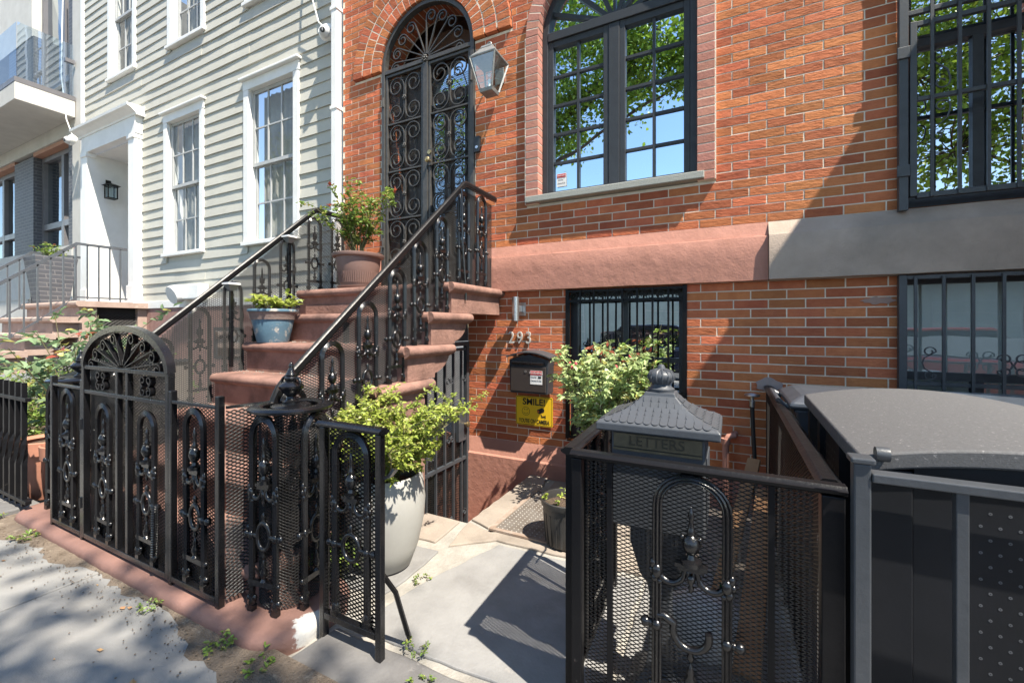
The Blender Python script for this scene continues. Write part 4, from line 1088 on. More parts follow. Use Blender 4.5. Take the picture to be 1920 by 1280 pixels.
# cylinder sconce
SC = thing('wall_sconce', 'brushed steel cylinder wall light above the house number', 'lamp', (-1.685, YF-.11, 1.36))
m_steel = M('brushed_steel', (.55,.55,.54), (.42,.42,.42), rough=.32, metal=.9, scale=60, bump=.05)
B().lathe([(.0,.0),(.031,.0),(.031,.21),(.0,.21)], 20).build('cylinder', m_steel, SC, smooth=40)
B().box(-.02,.02,.025,.10,.08,.135).build('arm', m_steel, SC, bevel=.003)
B().box(-.045,.05,.098,.108,.045,.165).build('wall_plate', m_steel, SC, bevel=.003)
# number 293
NB = thing('house_number', 'metal house number 293 on the brick above the mailbox', 'house number', (-1.69, YF-.012, 1.205))
m_num = M('pale_number_metal', (.55,.53,.49), (.45,.43,.4), rough=.45, metal=.2, bump=.05)
for i, ch in enumerate('293'): put_text(ch, .155, m_num, NB, (-.086+.086*i, 0, 0), depth=.006, name='digit', sx=.8)
# black mailbox
MB_ = thing('wall_mailbox', 'black curved-lid mailbox with a warning sticker on the brick wall', 'mailbox', (-1.545, YF-.145, .735))
B().prism([(-.175,0),(.175,0),(.185,.29),(.0,.335),(-.185,.29)], .0, .135, 'y').build('body', m_frame, MB_, bevel=.006, fixn=True)
lid = B(); n = 10
for i in range(n+1):
    u = -1+2*i/n; lid.v += [(.205*u,-.025,.305+.045*(1-u*u)),(.205*u,.14,.315+.045*(1-u*u)),(.205*u,.14,.325+.045*(1-u*u)),(.205*u,-.025,.315+.045*(1-u*u))]
for i in range(n):
    for q in range(4): w = (q+1) % 4; lid.f.append((i*4+q,i*4+w,i*4+4+w,i*4+4+q))
lid.f += [(3,2,1,0), tuple(n*4+q for q in range(4))]
lid.build('lid', m_grey_iron, MB_, smooth=30, fixn=True)
B().box(-.165,.165,-.014,-.001,.018,.232).build('door', M('mailbox_door', (.045,.036,.032), (.035,.028,.026), rough=.4, bump=.1), MB_, bevel=.004)
B().tube([(-.15,-.012,.262),(.15,-.012,.262)], .012, 8).build('slot_bar', m_iron, MB_, smooth=50)
B().lathe([(.0,.0),(.011,.0),(.011,.004),(.0,.004)], 10).xf(Matrix.Translation((-.02,-.014,.19)) @ Matrix.Rotation(R(90),4,'X')).build('lock', m_steel, MB_)
stk = bx('sticker', WHITE, MB_, .025, .135, -.0165, -.0145, .085, .20)
bx('sticker_head', REDP, stk, .027, .133, -.0185, -.0168, .165, .198)
put_text('WARNING', .026, WHITE, stk, (.08,-.0195,.181), depth=.0003, name='lettering')
put_text('Security', .021, BLACK, stk, (.058,-.0175,.146), depth=.0003, sx=.8); put_text('Cameras In Use', .021, BLACK, stk, (.08,-.0175,.116), depth=.0003, sx=.72)
B().box(.098,.126,-.0182,-.0168,.138,.153).build('camera_mark', BLACK, stk)
# yellow sign
m_yel = M('yellow_sign', (.78,.50,.02), (.72,.45,.02), rough=.4, bump=.03)
SG = thing('yellow_sign', 'yellow SMILE! YOU\'RE ON CAMERA sign below the mailbox', 'sign', (-1.551, YF-.012, .562))
def rrect(w, h, r, n=4):
    return [(sx*(w/2-r)+r*math.cos(a), sz*(h/2-r)+r*math.sin(a)) for sx, sz, a0 in ((1,1,0),(-1,1,90),(-1,-1,180),(1,-1,270)) for a in [R(a0+90*i/n) for i in range(n+1)]]
B().prism(rrect(.356,.258,.015), -.002, .002, 'y').build('plate', m_yel, SG, fixn=True)
o_ = rrect(.346,.248,.012); i_ = rrect(.338,.240,.010); b = B(); n = len(o_)
b.add([(p[0],-.0026,p[1]) for p in o_]+[(p[0],-.0026,p[1]) for p in i_], [(k,(k+1)%n,n+(k+1)%n,n+k) for k in range(n)]).build('border', BLACK, SG)
put_text('SMILE!', .080, BLACK, SG, (0,-.0035,.078), depth=.0006, bold=.0020, sx=1.0)
put_text("YOU'RE ON CAMERA", .050, BLACK, SG, (0,-.0035,-.092), depth=.0006, bold=.0010, sx=.615)
fc = B().tube([(-.078+.037*math.cos(a),-.003,-.006+.037*math.sin(a)) for a in [2*math.pi*i/28 for i in range(28)]], .0016, 5, True)
fc.tube([(-.078+.024*math.cos(a),-.003,-.004+.024*math.sin(a)) for a in [R(205)+R(130)*i/10 for i in range(11)]], .0016, 5)
for s_ in (-1,1): fc.ball((-.078+s_*.012,-.003,.010), .0042, 6, 4, 1.5)
fc.build('smiling_face', BLACK, SG)
cmk = B(); cmk.prism([(.03,.012),(.078,.034),(.10,.022),(.098,.0),(.05,-.022),(.034,-.012)], -.0040, -.0025, 'y'); cmk.prism([(.066,-.022),(.072,-.024),(.08,-.04),(.105,-.034),(.105,-.028),(.112,-.028),(.112,-.056),(.105,-.056),(.105,-.046),(.074,-.05)], -.0040, -.0025, 'y')
cmk.build('camera_mark', BLACK, SG, fixn=True)
B().lathe([(.0,.0),(.010,.0),(.0,.001)], 12).xf(Matrix.Translation((.042,-.0042,-.002)) @ Matrix.Rotation(R(90),4,'X')).build('lens_mark', M('sign_red', (.5,.12,.03), rough=.5, bump=0), SG)
# sticker in the arched window
ws = tag(bx('window_sticker', WHITE, None, WC-WR+.125, WC-WR+.215, YF+.088, YF+.090, 2.545, 2.66), 'white security warning sticker inside the arched window pane', 'sticker')
bx('sticker_head', REDP, ws, WC-WR+.13, WC-WR+.21, YF+.0855, YF+.0875, 2.625, 2.655)
put_text('WARNING', .018, WHITE, ws, (WC-WR+.17, YF+.084, 2.64), depth=.0003); put_text('Security', .016, BLACK, ws, (WC-WR+.165, YF+.0865, 2.605), depth=.0003, sx=.9); put_text('Cameras In Use', .015, BLACK, ws, (WC-WR+.17, YF+.0865, 2.575), depth=.0003, sx=.72)

# ------------------------------------------------------------ white downspout on the corner
DS = thing('white_downspout', 'white square downspout between the clapboard and brick houses', 'downspout', (-3.99, YF-.045, 0))
B().box(-.045,.045,-.04,.04,1.2,6.4).build('pipe', m_white, DS, bevel=.012)
for z in (2.6, 3.78, 4.9): B().box(-.056,.056,-.047,.047,z-.02,z+.02).build('strap', m_white, DS, bevel=.004)

# ------------------------------------------------------------ clapboard house
YC = 3.60
hC = thing('clapboard_house', 'sage grey clapboard house with white trimmed windows left of the brick house', 'house', (0,0,0))
CX0, CX1 = -10.86, -4.03
wins = [(-5.915,-4.79,2.40,4.63),(-7.99,-6.88,2.40,4.63),(-5.90,-4.79,5.64,7.9),(-7.88,-6.85,5.64,7.9),(-9.88,-8.89,5.64,7.9)]
DR = (-10.66, -8.66, 1.69, 4.90)
EXPO = .15
random.seed(21)
zrow = 1.70
while zrow < 8.0:
    iv = [(CX0+.02, CX1)]
    for (a, b_, z0, z1) in wins:
        if zrow+EXPO > z0-.02 and zrow < z1+.02: iv = cut(iv, a+.06, b_-.06)
    if zrow < DR[3]: iv = cut(iv, DR[0]-.2, DR[1]-.06)
    iv2 = []
    for a, b_ in iv:
        while b_-a > 3.4:
            c = a+rnd(1.6, 2.9); iv2.append((a, c-.0015)); a = c+.0015
        iv2.append((a, b_))
    for a, b_ in iv2:
        if b_-a < .03: continue
        n = max(2, int((b_-a)/.22)); bb = B()
        ph = rnd(0, 6)
        for i in range(n+1):
            X = a+(b_-a)*i/n
            wv = .0030*math.sin(X*2.3+ph)+rnd(-.0018,.0018); wz = .0016*math.sin(X*3.1+ph*2)
            bb.v += [(X, YC-.0190+wv, zrow+wz), (X, YC-.0025+wv*.5, zrow+EXPO+.010), (X, YC+.010, zrow+EXPO+.010), (X, YC+.004, zrow+wz)]
        for i in range(n):
            for q in range(4): w = (q+1) % 4; bb.f.append((i*4+q, i*4+4+q, i*4+4+w, i*4+w))
        bb.f += [(0,1,2,3), tuple(n*4+q for q in (3,2,1,0))]
        bb.build('clapboard', m_siding, hC)
    zrow += EXPO
bk = B()
zz = [1.2]+sorted(set([w[2]+.05 for w in wins]+[w[3]-.05 for w in wins]+[DR[3]-.05]))+[8.1]
for z0, z1 in zip(zz[:-1], zz[1:]):
    iv = [(CX0, CX1+.06)]; zm = (z0+z1)/2
    for (a, b_, c, d_) in wins:
        if c < zm < d_: iv = cut(iv, a+.08, b_-.08)
    if zm < DR[3]-.06: iv = cut(iv, DR[0]+.1, DR[1]-.1)
    for a, b_ in iv: bk.add([(a,YC+.012,z0),(b_,YC+.012,z0),(b_,YC+.012,z1),(a,YC+.012,z1)], [(0,1,2,3)])
bk.build('sheathing', m_siding, hC)
bx('corner_board', m_white, hC, CX0-.10, CX0+.019, YC-.035, YC+.02, 1.1, 8.0, bevel=.004)
bx('corner_board', m_white, hC, CX1+.001, CX1+.085, YC-.03, YC+.02, 1.69, 8.0, bevel=.004)
bx('skirt_board', m_white, hC, DR[1]-.05, CX1-.002, YC-.045, YC+.005, 1.60, 1.712, bevel=.004)
bx('foundation', m_stucco, hC, DR[1]+.02, CX1+.09, YC-.03, YC+.3, -.1, 1.598)
fw = bx('foundation_window', m_frame, hC, -6.6, -5.9, YC-.038, YC-.028, .85, 1.30)
pane(fw, -6.55, -5.95, YC-.043, .9, 1.25, g_right)
def sash_window(a, b_, z0, z1, head):
    cs = .105; y0 = YC-.032
    w = B().box(a, a+cs, y0, YC+.03, z0+.05, z1-cs-.02).build('window', m_white, hC, bevel=.004)
    bx('casing', m_white, w, b_-cs, b_, y0, YC+.03, z0+.05, z1-cs-.02, bevel=.004)
    bx('head_casing', m_white, w, a-.01, b_+.01, y0-.002, YC+.03, z1-cs-.019, z1, bevel=.004)
    if head: bx('drip_cap', m_white, w, a-.04, b_+.04, y0-.05, YC+.02, z1+.001, z1+.035, bevel=.008)
    bx('sill', m_white, w, a-.015, b_+.015, y0-.03, YC+.06, z0, z0+.049, bevel=.005)
    reveal(w, a+cs, b_-cs, z0+.05, z1-cs-.02, YC+.02, YC+.12, m_white, 'jamb')
    ia, ib, iz0, iz1 = a+cs, b_-cs, z0+.05, z1-cs-.02
    zm = (iz0+iz1)/2
    m_vin = m_white
    for (q0, q1, yy) in ((zm, iz1, YC+.035), (iz0, zm+.04, YC+.07)):
        f = .045
        s_ = bx('sash', m_sash, w, ia+.002, ia+f, yy, yy+.03, q0, q1); 
        bx('sash', m_sash, w, ib-f, ib-.002, yy, yy+.03, q0, q1)
        bx('sash', m_sash, w, ia+f, ib-f, yy+.001, yy+.031, q0, q0+f); bx('sash', m_sash, w, ia+f, ib-f, yy+.001, yy+.031, q1-f, q1)
        for i in range(1, 3):
            x = ia+f+(ib-ia-2*f)*i/3; bx('muntin', m_sash, w, x-.01, x+.01, yy+.006, yy+.024, q0+f, q1-f)
        zc = (q0+q1)/2; bx('muntin', m_sash, w, ia+f, ib-f, yy+.0075, yy+.0225, zc-.010, zc+.010)
        for i in range(3):
            for j in range(2):
                xa = ia+f+(ib-ia-2*f)*i/3; xb = ia+f+(ib-ia-2*f)*(i+1)/3
                za = q0+f if j == 0 else zc; zb_ = zc if j == 0 else q1-f
                pane(w, xa, xb, yy+.018, za, zb_, g_soft)
    c = B(); n = 30
    for i in range(n+1):
        X = ia+(ib-ia)*i/n; y = YC+.20+.012*math.sin(i*1.9)+.008*math.sin(i*.7); c.v += [(X,y,iz0),(X,y,iz1)]
    for i in range(n): c.f.append((2*i,2*i+2,2*i+3,2*i+1))
    c.build('curtain', m_screen, w, smooth=80)
    return w
m_sash = M('grey_white_sash', (.42,.43,.43), (.36,.37,.37), rough=.5, bump=.05)
for i, (a, b_, z0, z1) in enumerate(wins): sash_window(a, b_, z0, z1, i < 2)
# door surround with cornice, recessed porch
dx0, dx1, dz0, dz1 = DR
ds = bx('door_surround', m_white, hC, dx1-.24, dx1-.03, YC-.12, YC+.02, dz0, dz1-.42, bevel=.006)
bx('pilaster', m_white, ds, dx0+.02, dx0+.22, YC-.12, YC+.02, dz0, dz1-.42, bevel=.006)
for x in (dx0+.0, dx1-.26): 
    bx('capital', m_white, ds, x, x+.24, YC-.14, YC+.02, dz1-.50, dz1-.421, bevel=.01); bx('plinth', m_white, ds, x, x+.24, YC-.14, YC+.02, dz0-.001, dz0+.3, bevel=.008)
bx('entablature', m_white, ds, dx0, dx1-.01, YC-.12, YC+.02, dz1-.42, dz1-.14, bevel=.004)
cp = [(YC+.02,dz1-.14),(YC-.13,dz1-.14),(YC-.14,dz1-.11),(YC-.20,dz1-.06),(YC-.25,dz1-.04),(YC-.255,dz1-.0),(YC+.02,dz1+.02)]
B().prism(cp, dx0-.10, dx1+.06, 'x').build('cornice', m_white, ds, fixn=True)
ix0, ix1, iz1 = dx0+.225, dx1-.245, dz1-.44
b = B()
b.add([(ix0,YC,dz0),(ix0,YC+.75,dz0),(ix0,YC+.75,iz1),(ix0,YC,iz1)], [(0,1,2,3)]); b.add([(ix1,YC,dz0),(ix1,YC+.75,dz0),(ix1,YC+.75,iz1),(ix1,YC,iz1)], [(3,2,1,0)])
b.add([(ix0,YC,iz1),(ix1,YC,iz1),(ix1,YC+.75,iz1),(ix0,YC+.75,iz1)], [(3,2,1,0)]); b.add([(ix0,YC+.75,dz0),(ix1,YC+.75,dz0),(ix1,YC+.75,iz1),(ix0,YC+.75,iz1)], [(0,1,2,3)])
b.build('porch_lining', m_white, ds)
bx('door', M('grey_door', (.5,.5,.5), (.45,.45,.45), rough=.5, bump=.05), ds, ix0+.35, ix1-.1, YC+.70, YC+.74, dz0, dz0+2.05, bevel=.01)
bx('door_cornice', m_white, ds, ix0+.1, ix1, YC+.56, YC+.745, dz0+2.10, dz0+2.22, bevel=.015)
bx('inner_pilaster', m_white, ds, ix0+.17, ix0+.31, YC+.60, YC+.745, dz0, dz0+2.09, bevel=.01)
bx('fanlight_frame', m_white, ds, ix0+.2, ix1, YC+.70, YC+.745, dz0+2.23, iz1-.02); bx('fanlight', g_right, ds, ix0+.28, ix1-.02, YC+.69, YC+.695, dz0+2.28, iz1-.08)
# porch lantern
PL = thing('porch_lantern', 'black box lantern on the white porch wall of the clapboard house', 'lamp', (ix0+.005, YC+.18, 3.78))
PL.scale = (.75,.75,.75)
B().box(0,.02,-.05,.05,.18,.36).build('back_plate', m_iron_dull, PL)
B().box(.01,.16,-.015,.015,.25,.275).build('arm', m_iron_dull, PL)
B().add([(.02,-.15,.20),(.30,-.15,.20),(.30,.15,.20),(.02,.15,.20),(.10,-.06,.25),(.22,-.06,.25),(.22,.06,.25),(.10,.06,.25)], [(3,2,1,0),(4,5,6,7),(0,1,5,4),(1,2,6,5),(2,3,7,6),(3,0,4,7)]).build('roof', m_iron_dull, PL)
B().box(.06,.26,-.10,.10,-.12,-.10).build('base', m_iron_dull, PL)
for x in (.07,.25):
    for y in (-.09,.09): B().box(x-.01,x+.01,y-.01,y+.01,-.10,.20).build('post', m_iron_dull, PL)
B().box(.085,.235,-.075,.075,-.09,.19).build('pane', g_clear, PL)
# security cameras with cables
def camera_dome(name, label, loc, rz, cable):
    t = thing(name, label, 'security camera', loc, rz)
    t.scale = (1.3,1.3,1.3)
    B().lathe([(.0,.0),(.075,.0),(.08,.03),(.07,.06),(.0,.065)], 18).xf(Matrix.Rotation(R(70),4,'X')).build('housing', m_white, t, smooth=45)
    B().ball((0,-.06,-.01), .055, 12, 8).build('eyeball', M('camera_white', (.6,.6,.6), rough=.35, bump=0), t, smooth=70)
    B().lathe([(.0,.0),(.024,.0),(.022,.012),(.0,.012)], 12).xf(Matrix.Translation((.0,-.10,-.02)) @ Matrix.Rotation(R(100),4,'X')).build('lens', BLACK, t)
    B().tube(cable, .007, 6).build('cable', m_white, t, smooth=60)
    return t
camera_dome('security_camera', 'white dome security camera high on the clapboards by the downspout', (-4.17, YC-.09, 4.70), R(20), [(0,.02,.03),(-.12,.03,.15),(-.22,.035,.5),(-.2,.035,.9),(-.05,.03,1.6)])
camera_dome('security_camera', 'white dome security camera with dangling cable left of the clapboard porch', (-10.98, YC-.12, 4.78), R(10), [(0,.0,.03),(-.2,.02,.35),(-.28,.0,1.0),(-.2,-.02,2.2),(-.25,0,3.6)])

VT = thing('white_wall_vent', 'white vent hood and pipe low on the clapboard wall behind the left railing', 'vent', (-7.0, YC-.06, 1.70))
B().box(-.22,.30,-.12,.02,.0,.22).build('hood', m_white, VT, bevel=.02)
B().lathe([(.0,.0),(.13,.0),(.14,.05),(.10,.22),(.0,.22)], 18).xf(Matrix.Translation((-.25,-.2,.06)) @ Matrix.Rotation(R(-70),4,'X')).build('pipe', m_white, VT, smooth=40)

# ------------------------------------------------------------ stoop and rails of the clapboard house
s2 = thing('neighbour_stoop', 'weathered stone stoop with grey handrails before the white porch', 'steps', (0,0,0))
m_stone2 = M('worn_brownstone', (.40,.30,.25), (.30,.21,.175), rough=.85, scale=6, bump=.4, bscale=40, c3=(.48,.42,.36), c3s=4, c3t=.58)
B().prism([(YC-.005,1.60),(2.72,1.60),(2.69,1.63),(2.69,1.66),(2.72,1.685),(YC-.005,1.685)], -10.62, -8.42, 'x').build('landing', m_stone2, s2, fixn=True)
b = B(); b.box(-10.5, -8.50, 2.75, 2.95, .5, 1.599); b.box(-10.5,-8.50,3.45,YC-.006,.5,1.599); b.build('landing_wall', m_stone2, s2)
bx('vent_frame', m_grey_stone, s2, -8.55, -8.49, 2.951, 3.449, 1.12, 1.17); bx('vent_dark', m_dark, s2, -8.62, -8.58, 2.951, 3.449, 0, 1.599)
tag(xmesh(lambda u, v: (-8.53, u, v), (1,0,0), 2.96, 3.44, 1.18, 1.5, None, dw=.06, dh=.045, w=.008).build('vent_mesh', m_mesh, s2), kind='stuff')
tag(xmesh(lambda u, v: (-8.48, u, v), (1,0,0), 2.5, 3.44, .2, 1.05, None, dw=.06, dh=.045, w=.008).build('area_gate_mesh', m_grey_iron, s2), kind='stuff')
for y in (2.5, 2.95, 3.45): bx('area_gate_post', m_grey_iron, s2, -8.50, -8.46, y-.015, y+.015, 0, 1.08)
for k in range(7):
    z = 1.685-.235*(k+1); yf = 2.70-.27*(k+1)
    B().prism([(yf+.33,z-.085),(yf+.03,z-.085),(yf,z-.06),(yf,z-.02),(yf+.03,z),(yf+.33,z)], -10.60, -8.44, 'x').build('step', m_stone2, s2, fixn=True)
    B().box(-10.52,-8.52,yf+.05,yf+.33,z-.30,z-.086).build('riser', m_stone2, s2)
m_rail2 = M('grey_handrail', (.11,.12,.135), (.085,.09,.10), rough=.4, scale=10, bump=.1, metal=.3)
def rail2(name, label, X):
    t = thing(name, label, 'handrail', (0,0,0))
    top = [(X, 1.15, 1.11), (X, 2.80, 2.55), (X, YC-.2, 2.55)]
    B().sweep(top, [(-.022,-.009),(.022,-.009),(.022,.009),(-.022,.009)], up=(1,0,0)).build('hand_rail', m_rail2, t)
    B().sweep([(p[0], p[1], p[2]-.80) for p in top], [(-.012,-.006),(.012,-.006),(.012,.006),(-.012,.006)], up=(1,0,0)).build('lower_rail', m_rail2, t)
    for i in range(18):
        y = 1.2+i*.132
        if y > YC-.2: break
        zt_ = 1.11+(y-1.15)*(1.44/1.65) if y < 2.80 else 2.55
        big = i in (12, 17)
        bx('baluster', m_rail2, t, X-(.016 if big else .009), X+(.016 if big else .009), y-.009, y+.009, zt_-.83 if i % 2 else zt_-.88, zt_-.006)
    return t
rail2('grey_handrail', 'grey steel handrail on the near side of the clapboard house stoop', -8.72)
rail2('grey_handrail', 'grey steel handrail on the far side of the clapboard house stoop', -10.45)

# ------------------------------------------------------------ modern building at the far left
m_db = brickmat('slate_brick', (.085,.09,.105), (.065,.07,.082), (.16,.16,.165), .22, .07)
hD = thing('modern_apartment_building', 'modern limestone and slate brick building with glass balcony at far left', 'building', (0,0,0))
YD = 3.62
bx('limestone_pier', m_lime, hD, -11.42, -10.97, YD-.02, YD+.5, 0, 9)
bx('slate_pier', m_db, hD, -11.72, -11.421, YD+.02, YD+.5, 2.9, 5.05); bx('slate_pier', m_db, hD, -11.72, -11.421, YD+.02, YD+.5, 5.75, 9)
bx('slate_pier', m_db, hD, -14.55, -13.45, YD, YD+.5, 2.9, 4.98); bx('slate_pier', m_db, hD, -14.9, -13.45, YD, YD+.5, 5.75, 7.6)
bx('limestone_lintel', m_lime, hD, -18, -11.421, YD-.03, YD+.5, 5.06, 5.74); bx('limestone_base', m_lime, hD, -18, -11.421, YD-.03, YD+.5, 1.9, 2.899)
bx('limestone_band', m_lime, hD, -18, -13.5, YD-.01, YD+.5, 7.601, 9.5)
bx('foundation', m_lime, hD, -18, -11.421, YD-.02, YD+.5, 0, .9)
bx('limestone_pier', m_lime, hD, -12.2, -11.421, YD-.018, YD+.5, .901, 1.899); bx('limestone_pier', m_lime, hD, -16.5, -13.7, YD-.018, YD+.5, .901, 1.899)
m_mf = M('bronze_grey_frame', (.14,.135,.14), (.12,.115,.12), rough=.4, bump=.03)
room(hD, -18, -11.6, 0, 9, YD+.40, YD+3, M('dim_room', (.10,.10,.095), (.07,.07,.07), rough=.9, bump=0))
def mwin(x0, x1, z0, z1, xm, zm=None):
    w = bx('window', m_mf, hD, x0, x0+.10, YD+.13, YD+.25, z0, z1)
    bx('frame', m_mf, w, x1-.10, x1, YD+.13, YD+.25, z0, z1); bx('frame', m_mf, w, x0+.1, x1-.1, YD+.13, YD+.25, z1-.10, z1); bx('frame', m_mf, w, x0+.1, x1-.1, YD+.13, YD+.25, z0, z0+.08)
    bx('frame', m_mf, w, xm-.06, xm+.06, YD+.125, YD+.245, z0+.081, z1-.101)
    if zm: bx('frame', m_mf, w, x0+.1, xm-.061, YD+.127, YD+.247, zm-.06, zm+.06); bx('frame', m_mf, w, xm+.061, x1-.1, YD+.127, YD+.247, zm-.06, zm+.06)
    for a, b_ in ((x0+.1, xm), (xm, x1-.1)): pane(w, a, b_, YD+.20, z0+.05, z1-.05, g_modern, tilt=.004)
mwin(-13.45, -11.721, 2.90, 4.97, -12.35, 3.45); mwin(-17, -14.551, 2.90, 4.97, -15.8, 3.45); mwin(-13.45, -11.721, 5.76, 8.9, -12.3, 6.4); mwin(-13.69, -12.21, .902, 1.898, -12.9)
bx('window_head', M('salmon_lintel', (.42,.22,.15), (.36,.19,.13), rough=.8), hD, -13.45, -11.721, YD+.0, YD+.3, 4.975, 5.055)
bx('window_head', M('salmon_head', (.42,.22,.15), (.36,.19,.13), rough=.8), hD, -17, -14.551, YD+.0, YD+.3, 4.975, 5.055)
bal = bx('balcony', m_lime, hD, -18, -11.26, 2.80, YD-.03, 5.33, 5.64, bevel=.006)
bx('balcony_edge', m_mf, bal, -18, -11.255, 2.795, YD-.031, 5.641, 5.73)
m_bg = glass('balcony_glass', .30, (.75,.85,.92))
for (x0,x1) in ((-18,-14.9),(-14.87,-11.30)): pane(bal, x0, x1, 2.83, 5.731, 6.72, m_bg, 'glass_panel', .001)
B().add([(-11.29,2.84,5.731),(-11.29,YD-.05,5.731),(-11.29,YD-.05,6.72),(-11.29,2.84,6.72)], [(0,1,2,3)]).build('glass_panel', m_bg, bal)
bx('glass_clamp', m_mf, bal, -11.31, -11.25, 3.45, 3.58, 6.35, 6.42)
# ------------------------------------------------------------ brown curb under the front fence
def rounded(x0, x1, y0, y1, r, n=7):
    return [(cx+r*math.cos(a), cy+r*math.sin(a)) for cx, cy, a0 in ((x1-r,y1-r,0),(x0+r,y1-r,90),(x0+r,y0+r,180),(x1-r,y0+r,270)) for a in [R(a0+90*i/n) for i in range(n+1)]]
m_curb = M('brown_painted_curb', (.235,.13,.105), (.165,.092,.076), rough=.7, scale=5, bump=.35, bscale=35, spec=.3, c3=(.42,.27,.22), c3s=7, c3t=.66)
nt = m_curb.node_tree; N = nt.nodes; Lk = nt.links; pr = N['Principled BSDF']
src = pr.inputs['Base Color'].links[0].from_socket
geo = N.new('ShaderNodeNewGeometry'); no = N.new('ShaderNodeTexNoise'); no.inputs['Scale'].default_value = 9; no.inputs['Detail'].default_value = 8; no.inputs['Roughness'].default_value = .7
Lk.new(geo.outputs['Position'], no.inputs['Vector'])
di = N.new('ShaderNodeVectorMath'); di.operation = 'DISTANCE'; di.inputs[1].default_value = (-1.555, 1.22, .05); Lk.new(geo.outputs['Position'], di.inputs[0])
sb = N.new('ShaderNodeMath'); sb.operation = 'MULTIPLY_ADD'; sb.inputs[1].default_value = .16; Lk.new(no.outputs[0], sb.inputs[0]); Lk.new(di.outputs['Value'], sb.inputs[2])
mr = N.new('ShaderNodeMapRange'); mr.inputs['From Min'].default_value = .155; mr.inputs['From Max'].default_value = .165; mr.inputs['To Min'].default_value = 1; mr.inputs['To Max'].default_value = 0
Lk.new(sb.outputs[0], mr.inputs['Value'])
mx = N.new('ShaderNodeMix'); mx.data_type = 'RGBA'; mx.inputs[7].default_value = (.45,.44,.42,1); Lk.new(mr.outputs['Result'], mx.inputs['Factor']); Lk.new(src, mx.inputs[6]); Lk.new(mx.outputs[2], pr.inputs['Base Color'])
cb = B(); foot = rounded(-4.32, -1.555, 1.035, 1.52, .17)
n = len(foot); rings = []
def inset(d): return rounded(-4.32+d, -1.555-d, 1.035+d, 1.52-d, max(.03, .17-d))
for d_, z in ((.012,-.12),(.006,.02),(.0,.045),(.008,.068),(.024,.080),(.05,.085)): rings.append((inset(d_), z))
for rg, z in rings: cb.v += [(x+rnd(-.0015,.0015), y+rnd(-.0015,.0015), z) for x, y in rg]
for i in range(len(rings)-1):
    for k in range(n): l = (k+1) % n; cb.f.append((i*n+k, i*n+l, (i+1)*n+l, (i+1)*n+k))
cb.f.append(tuple((len(rings)-1)*n+k for k in range(n)))
tag(cb.build('stone_curb', m_curb, None, smooth=50), 'rounded brown painted stone curb under the front fence, white paint at its corner', 'curb')

# ------------------------------------------------------------ leaves, plants, trees
def leaf(b, p, d, up, L, w, fold=.25):
    p = Vector(p); d = Vector(d).normalized(); s = d.cross(Vector(up))
    if s.length < .05: s = d.cross(Vector((1,.3,.2)))
    s.normalize(); nn = s.cross(d)
    o = len(b.v)
    b.v += [tuple(p), tuple(p+d*L*.35+s*w*.5+nn*w*fold), tuple(p+d*L*.75+s*w*.34+nn*w*fold*.6), tuple(p+d*L-nn*L*.08), tuple(p+d*L*.75-s*w*.34+nn*w*fold*.6), tuple(p+d*L*.35-s*w*.5+nn*w*fold), tuple(p+d*L*.5)]
    b.f += [(o,o+1,o+6),(o+1,o+2,o+6),(o+2,o+3,o+6),(o+3,o+4,o+6),(o+4,o+5,o+6),(o+5,o,o+6)]
def rv():
    while True:
        v = Vector((rnd(-1,1),rnd(-1,1),rnd(-1,1)))
        if .05 < v.length < 1: return v.normalized()
def bush(parent, base, n_stem, height, spread, lsize, lmat, per=16, lean=(0,0), twigs=5, tipmat=None, seed=1, stem_r=.006, dens=1.0, start=.3, leaf_name='foliage', wratio=.62):
    random.seed(seed)
    st = B(); lf = B(); tp = B(); al = B(); base = Vector(base)
    for i in range(n_stem):
        a = 2*math.pi*i/n_stem+rnd(-.4,.4); hh = height*rnd(.65,1.0); sp_ = spread*rnd(.35,1.0)
        pts = []
        for k in range(7):
            u = k/6; pts.append(base+Vector((math.cos(a)*(.03+sp_*u**1.4)+lean[0]*u+rnd(-.012,.012), math.sin(a)*(.03+sp_*u**1.4)+lean[1]*u+rnd(-.012,.012), hh*u)))
        st.tube(pts, [stem_r*(1-.75*k/6) for k in range(7)], 5)
        for t in range(twigs):
            u = start+(1-start)*(t+rnd(0,1))/twigs; k = min(5, int(u*6)); p = pts[k].lerp(pts[k+1], u*6-k)
            dv = rv(); dv.z = abs(dv.z)*.5+.1; q = p+dv.normalized()*spread*rnd(.18,.5)
            mid = (p+q)/2+Vector((0,0,.012)); st.tube([p, mid, q], [stem_r*.4, stem_r*.3, stem_r*.18], 4)
            tip = tipmat and t == twigs-1 and rnd(0,1) < .35
            for m in range(int(per*dens)):
                w = rnd(.15,1.08); pp = p.lerp(q, w)+rv()*lsize*.35
                dd = rv()*.9+dv*.5; dd.z = dd.z*.5-.05
                leaf(tp if (tip and w > .75) else al if rnd(0,1) < .09 else lf, pp, dd, Vector((rnd(-.5,.5),rnd(-.5,.5)-.25,1)), lsize*rnd(.45,1.25), lsize*wratio*rnd(.55,1.1))
    tag(st.build('stems', m_stem, parent, smooth=60), kind='stuff')
    o = tag(lf.build(leaf_name, lmat, parent, smooth=30), kind='stuff')
    if al.v: tag(al.build('yellowed_leaves', l_alt, parent), kind='stuff')
    if tp.v: tag(tp.build('young_leaves', tipmat, parent), kind='stuff')
    return o
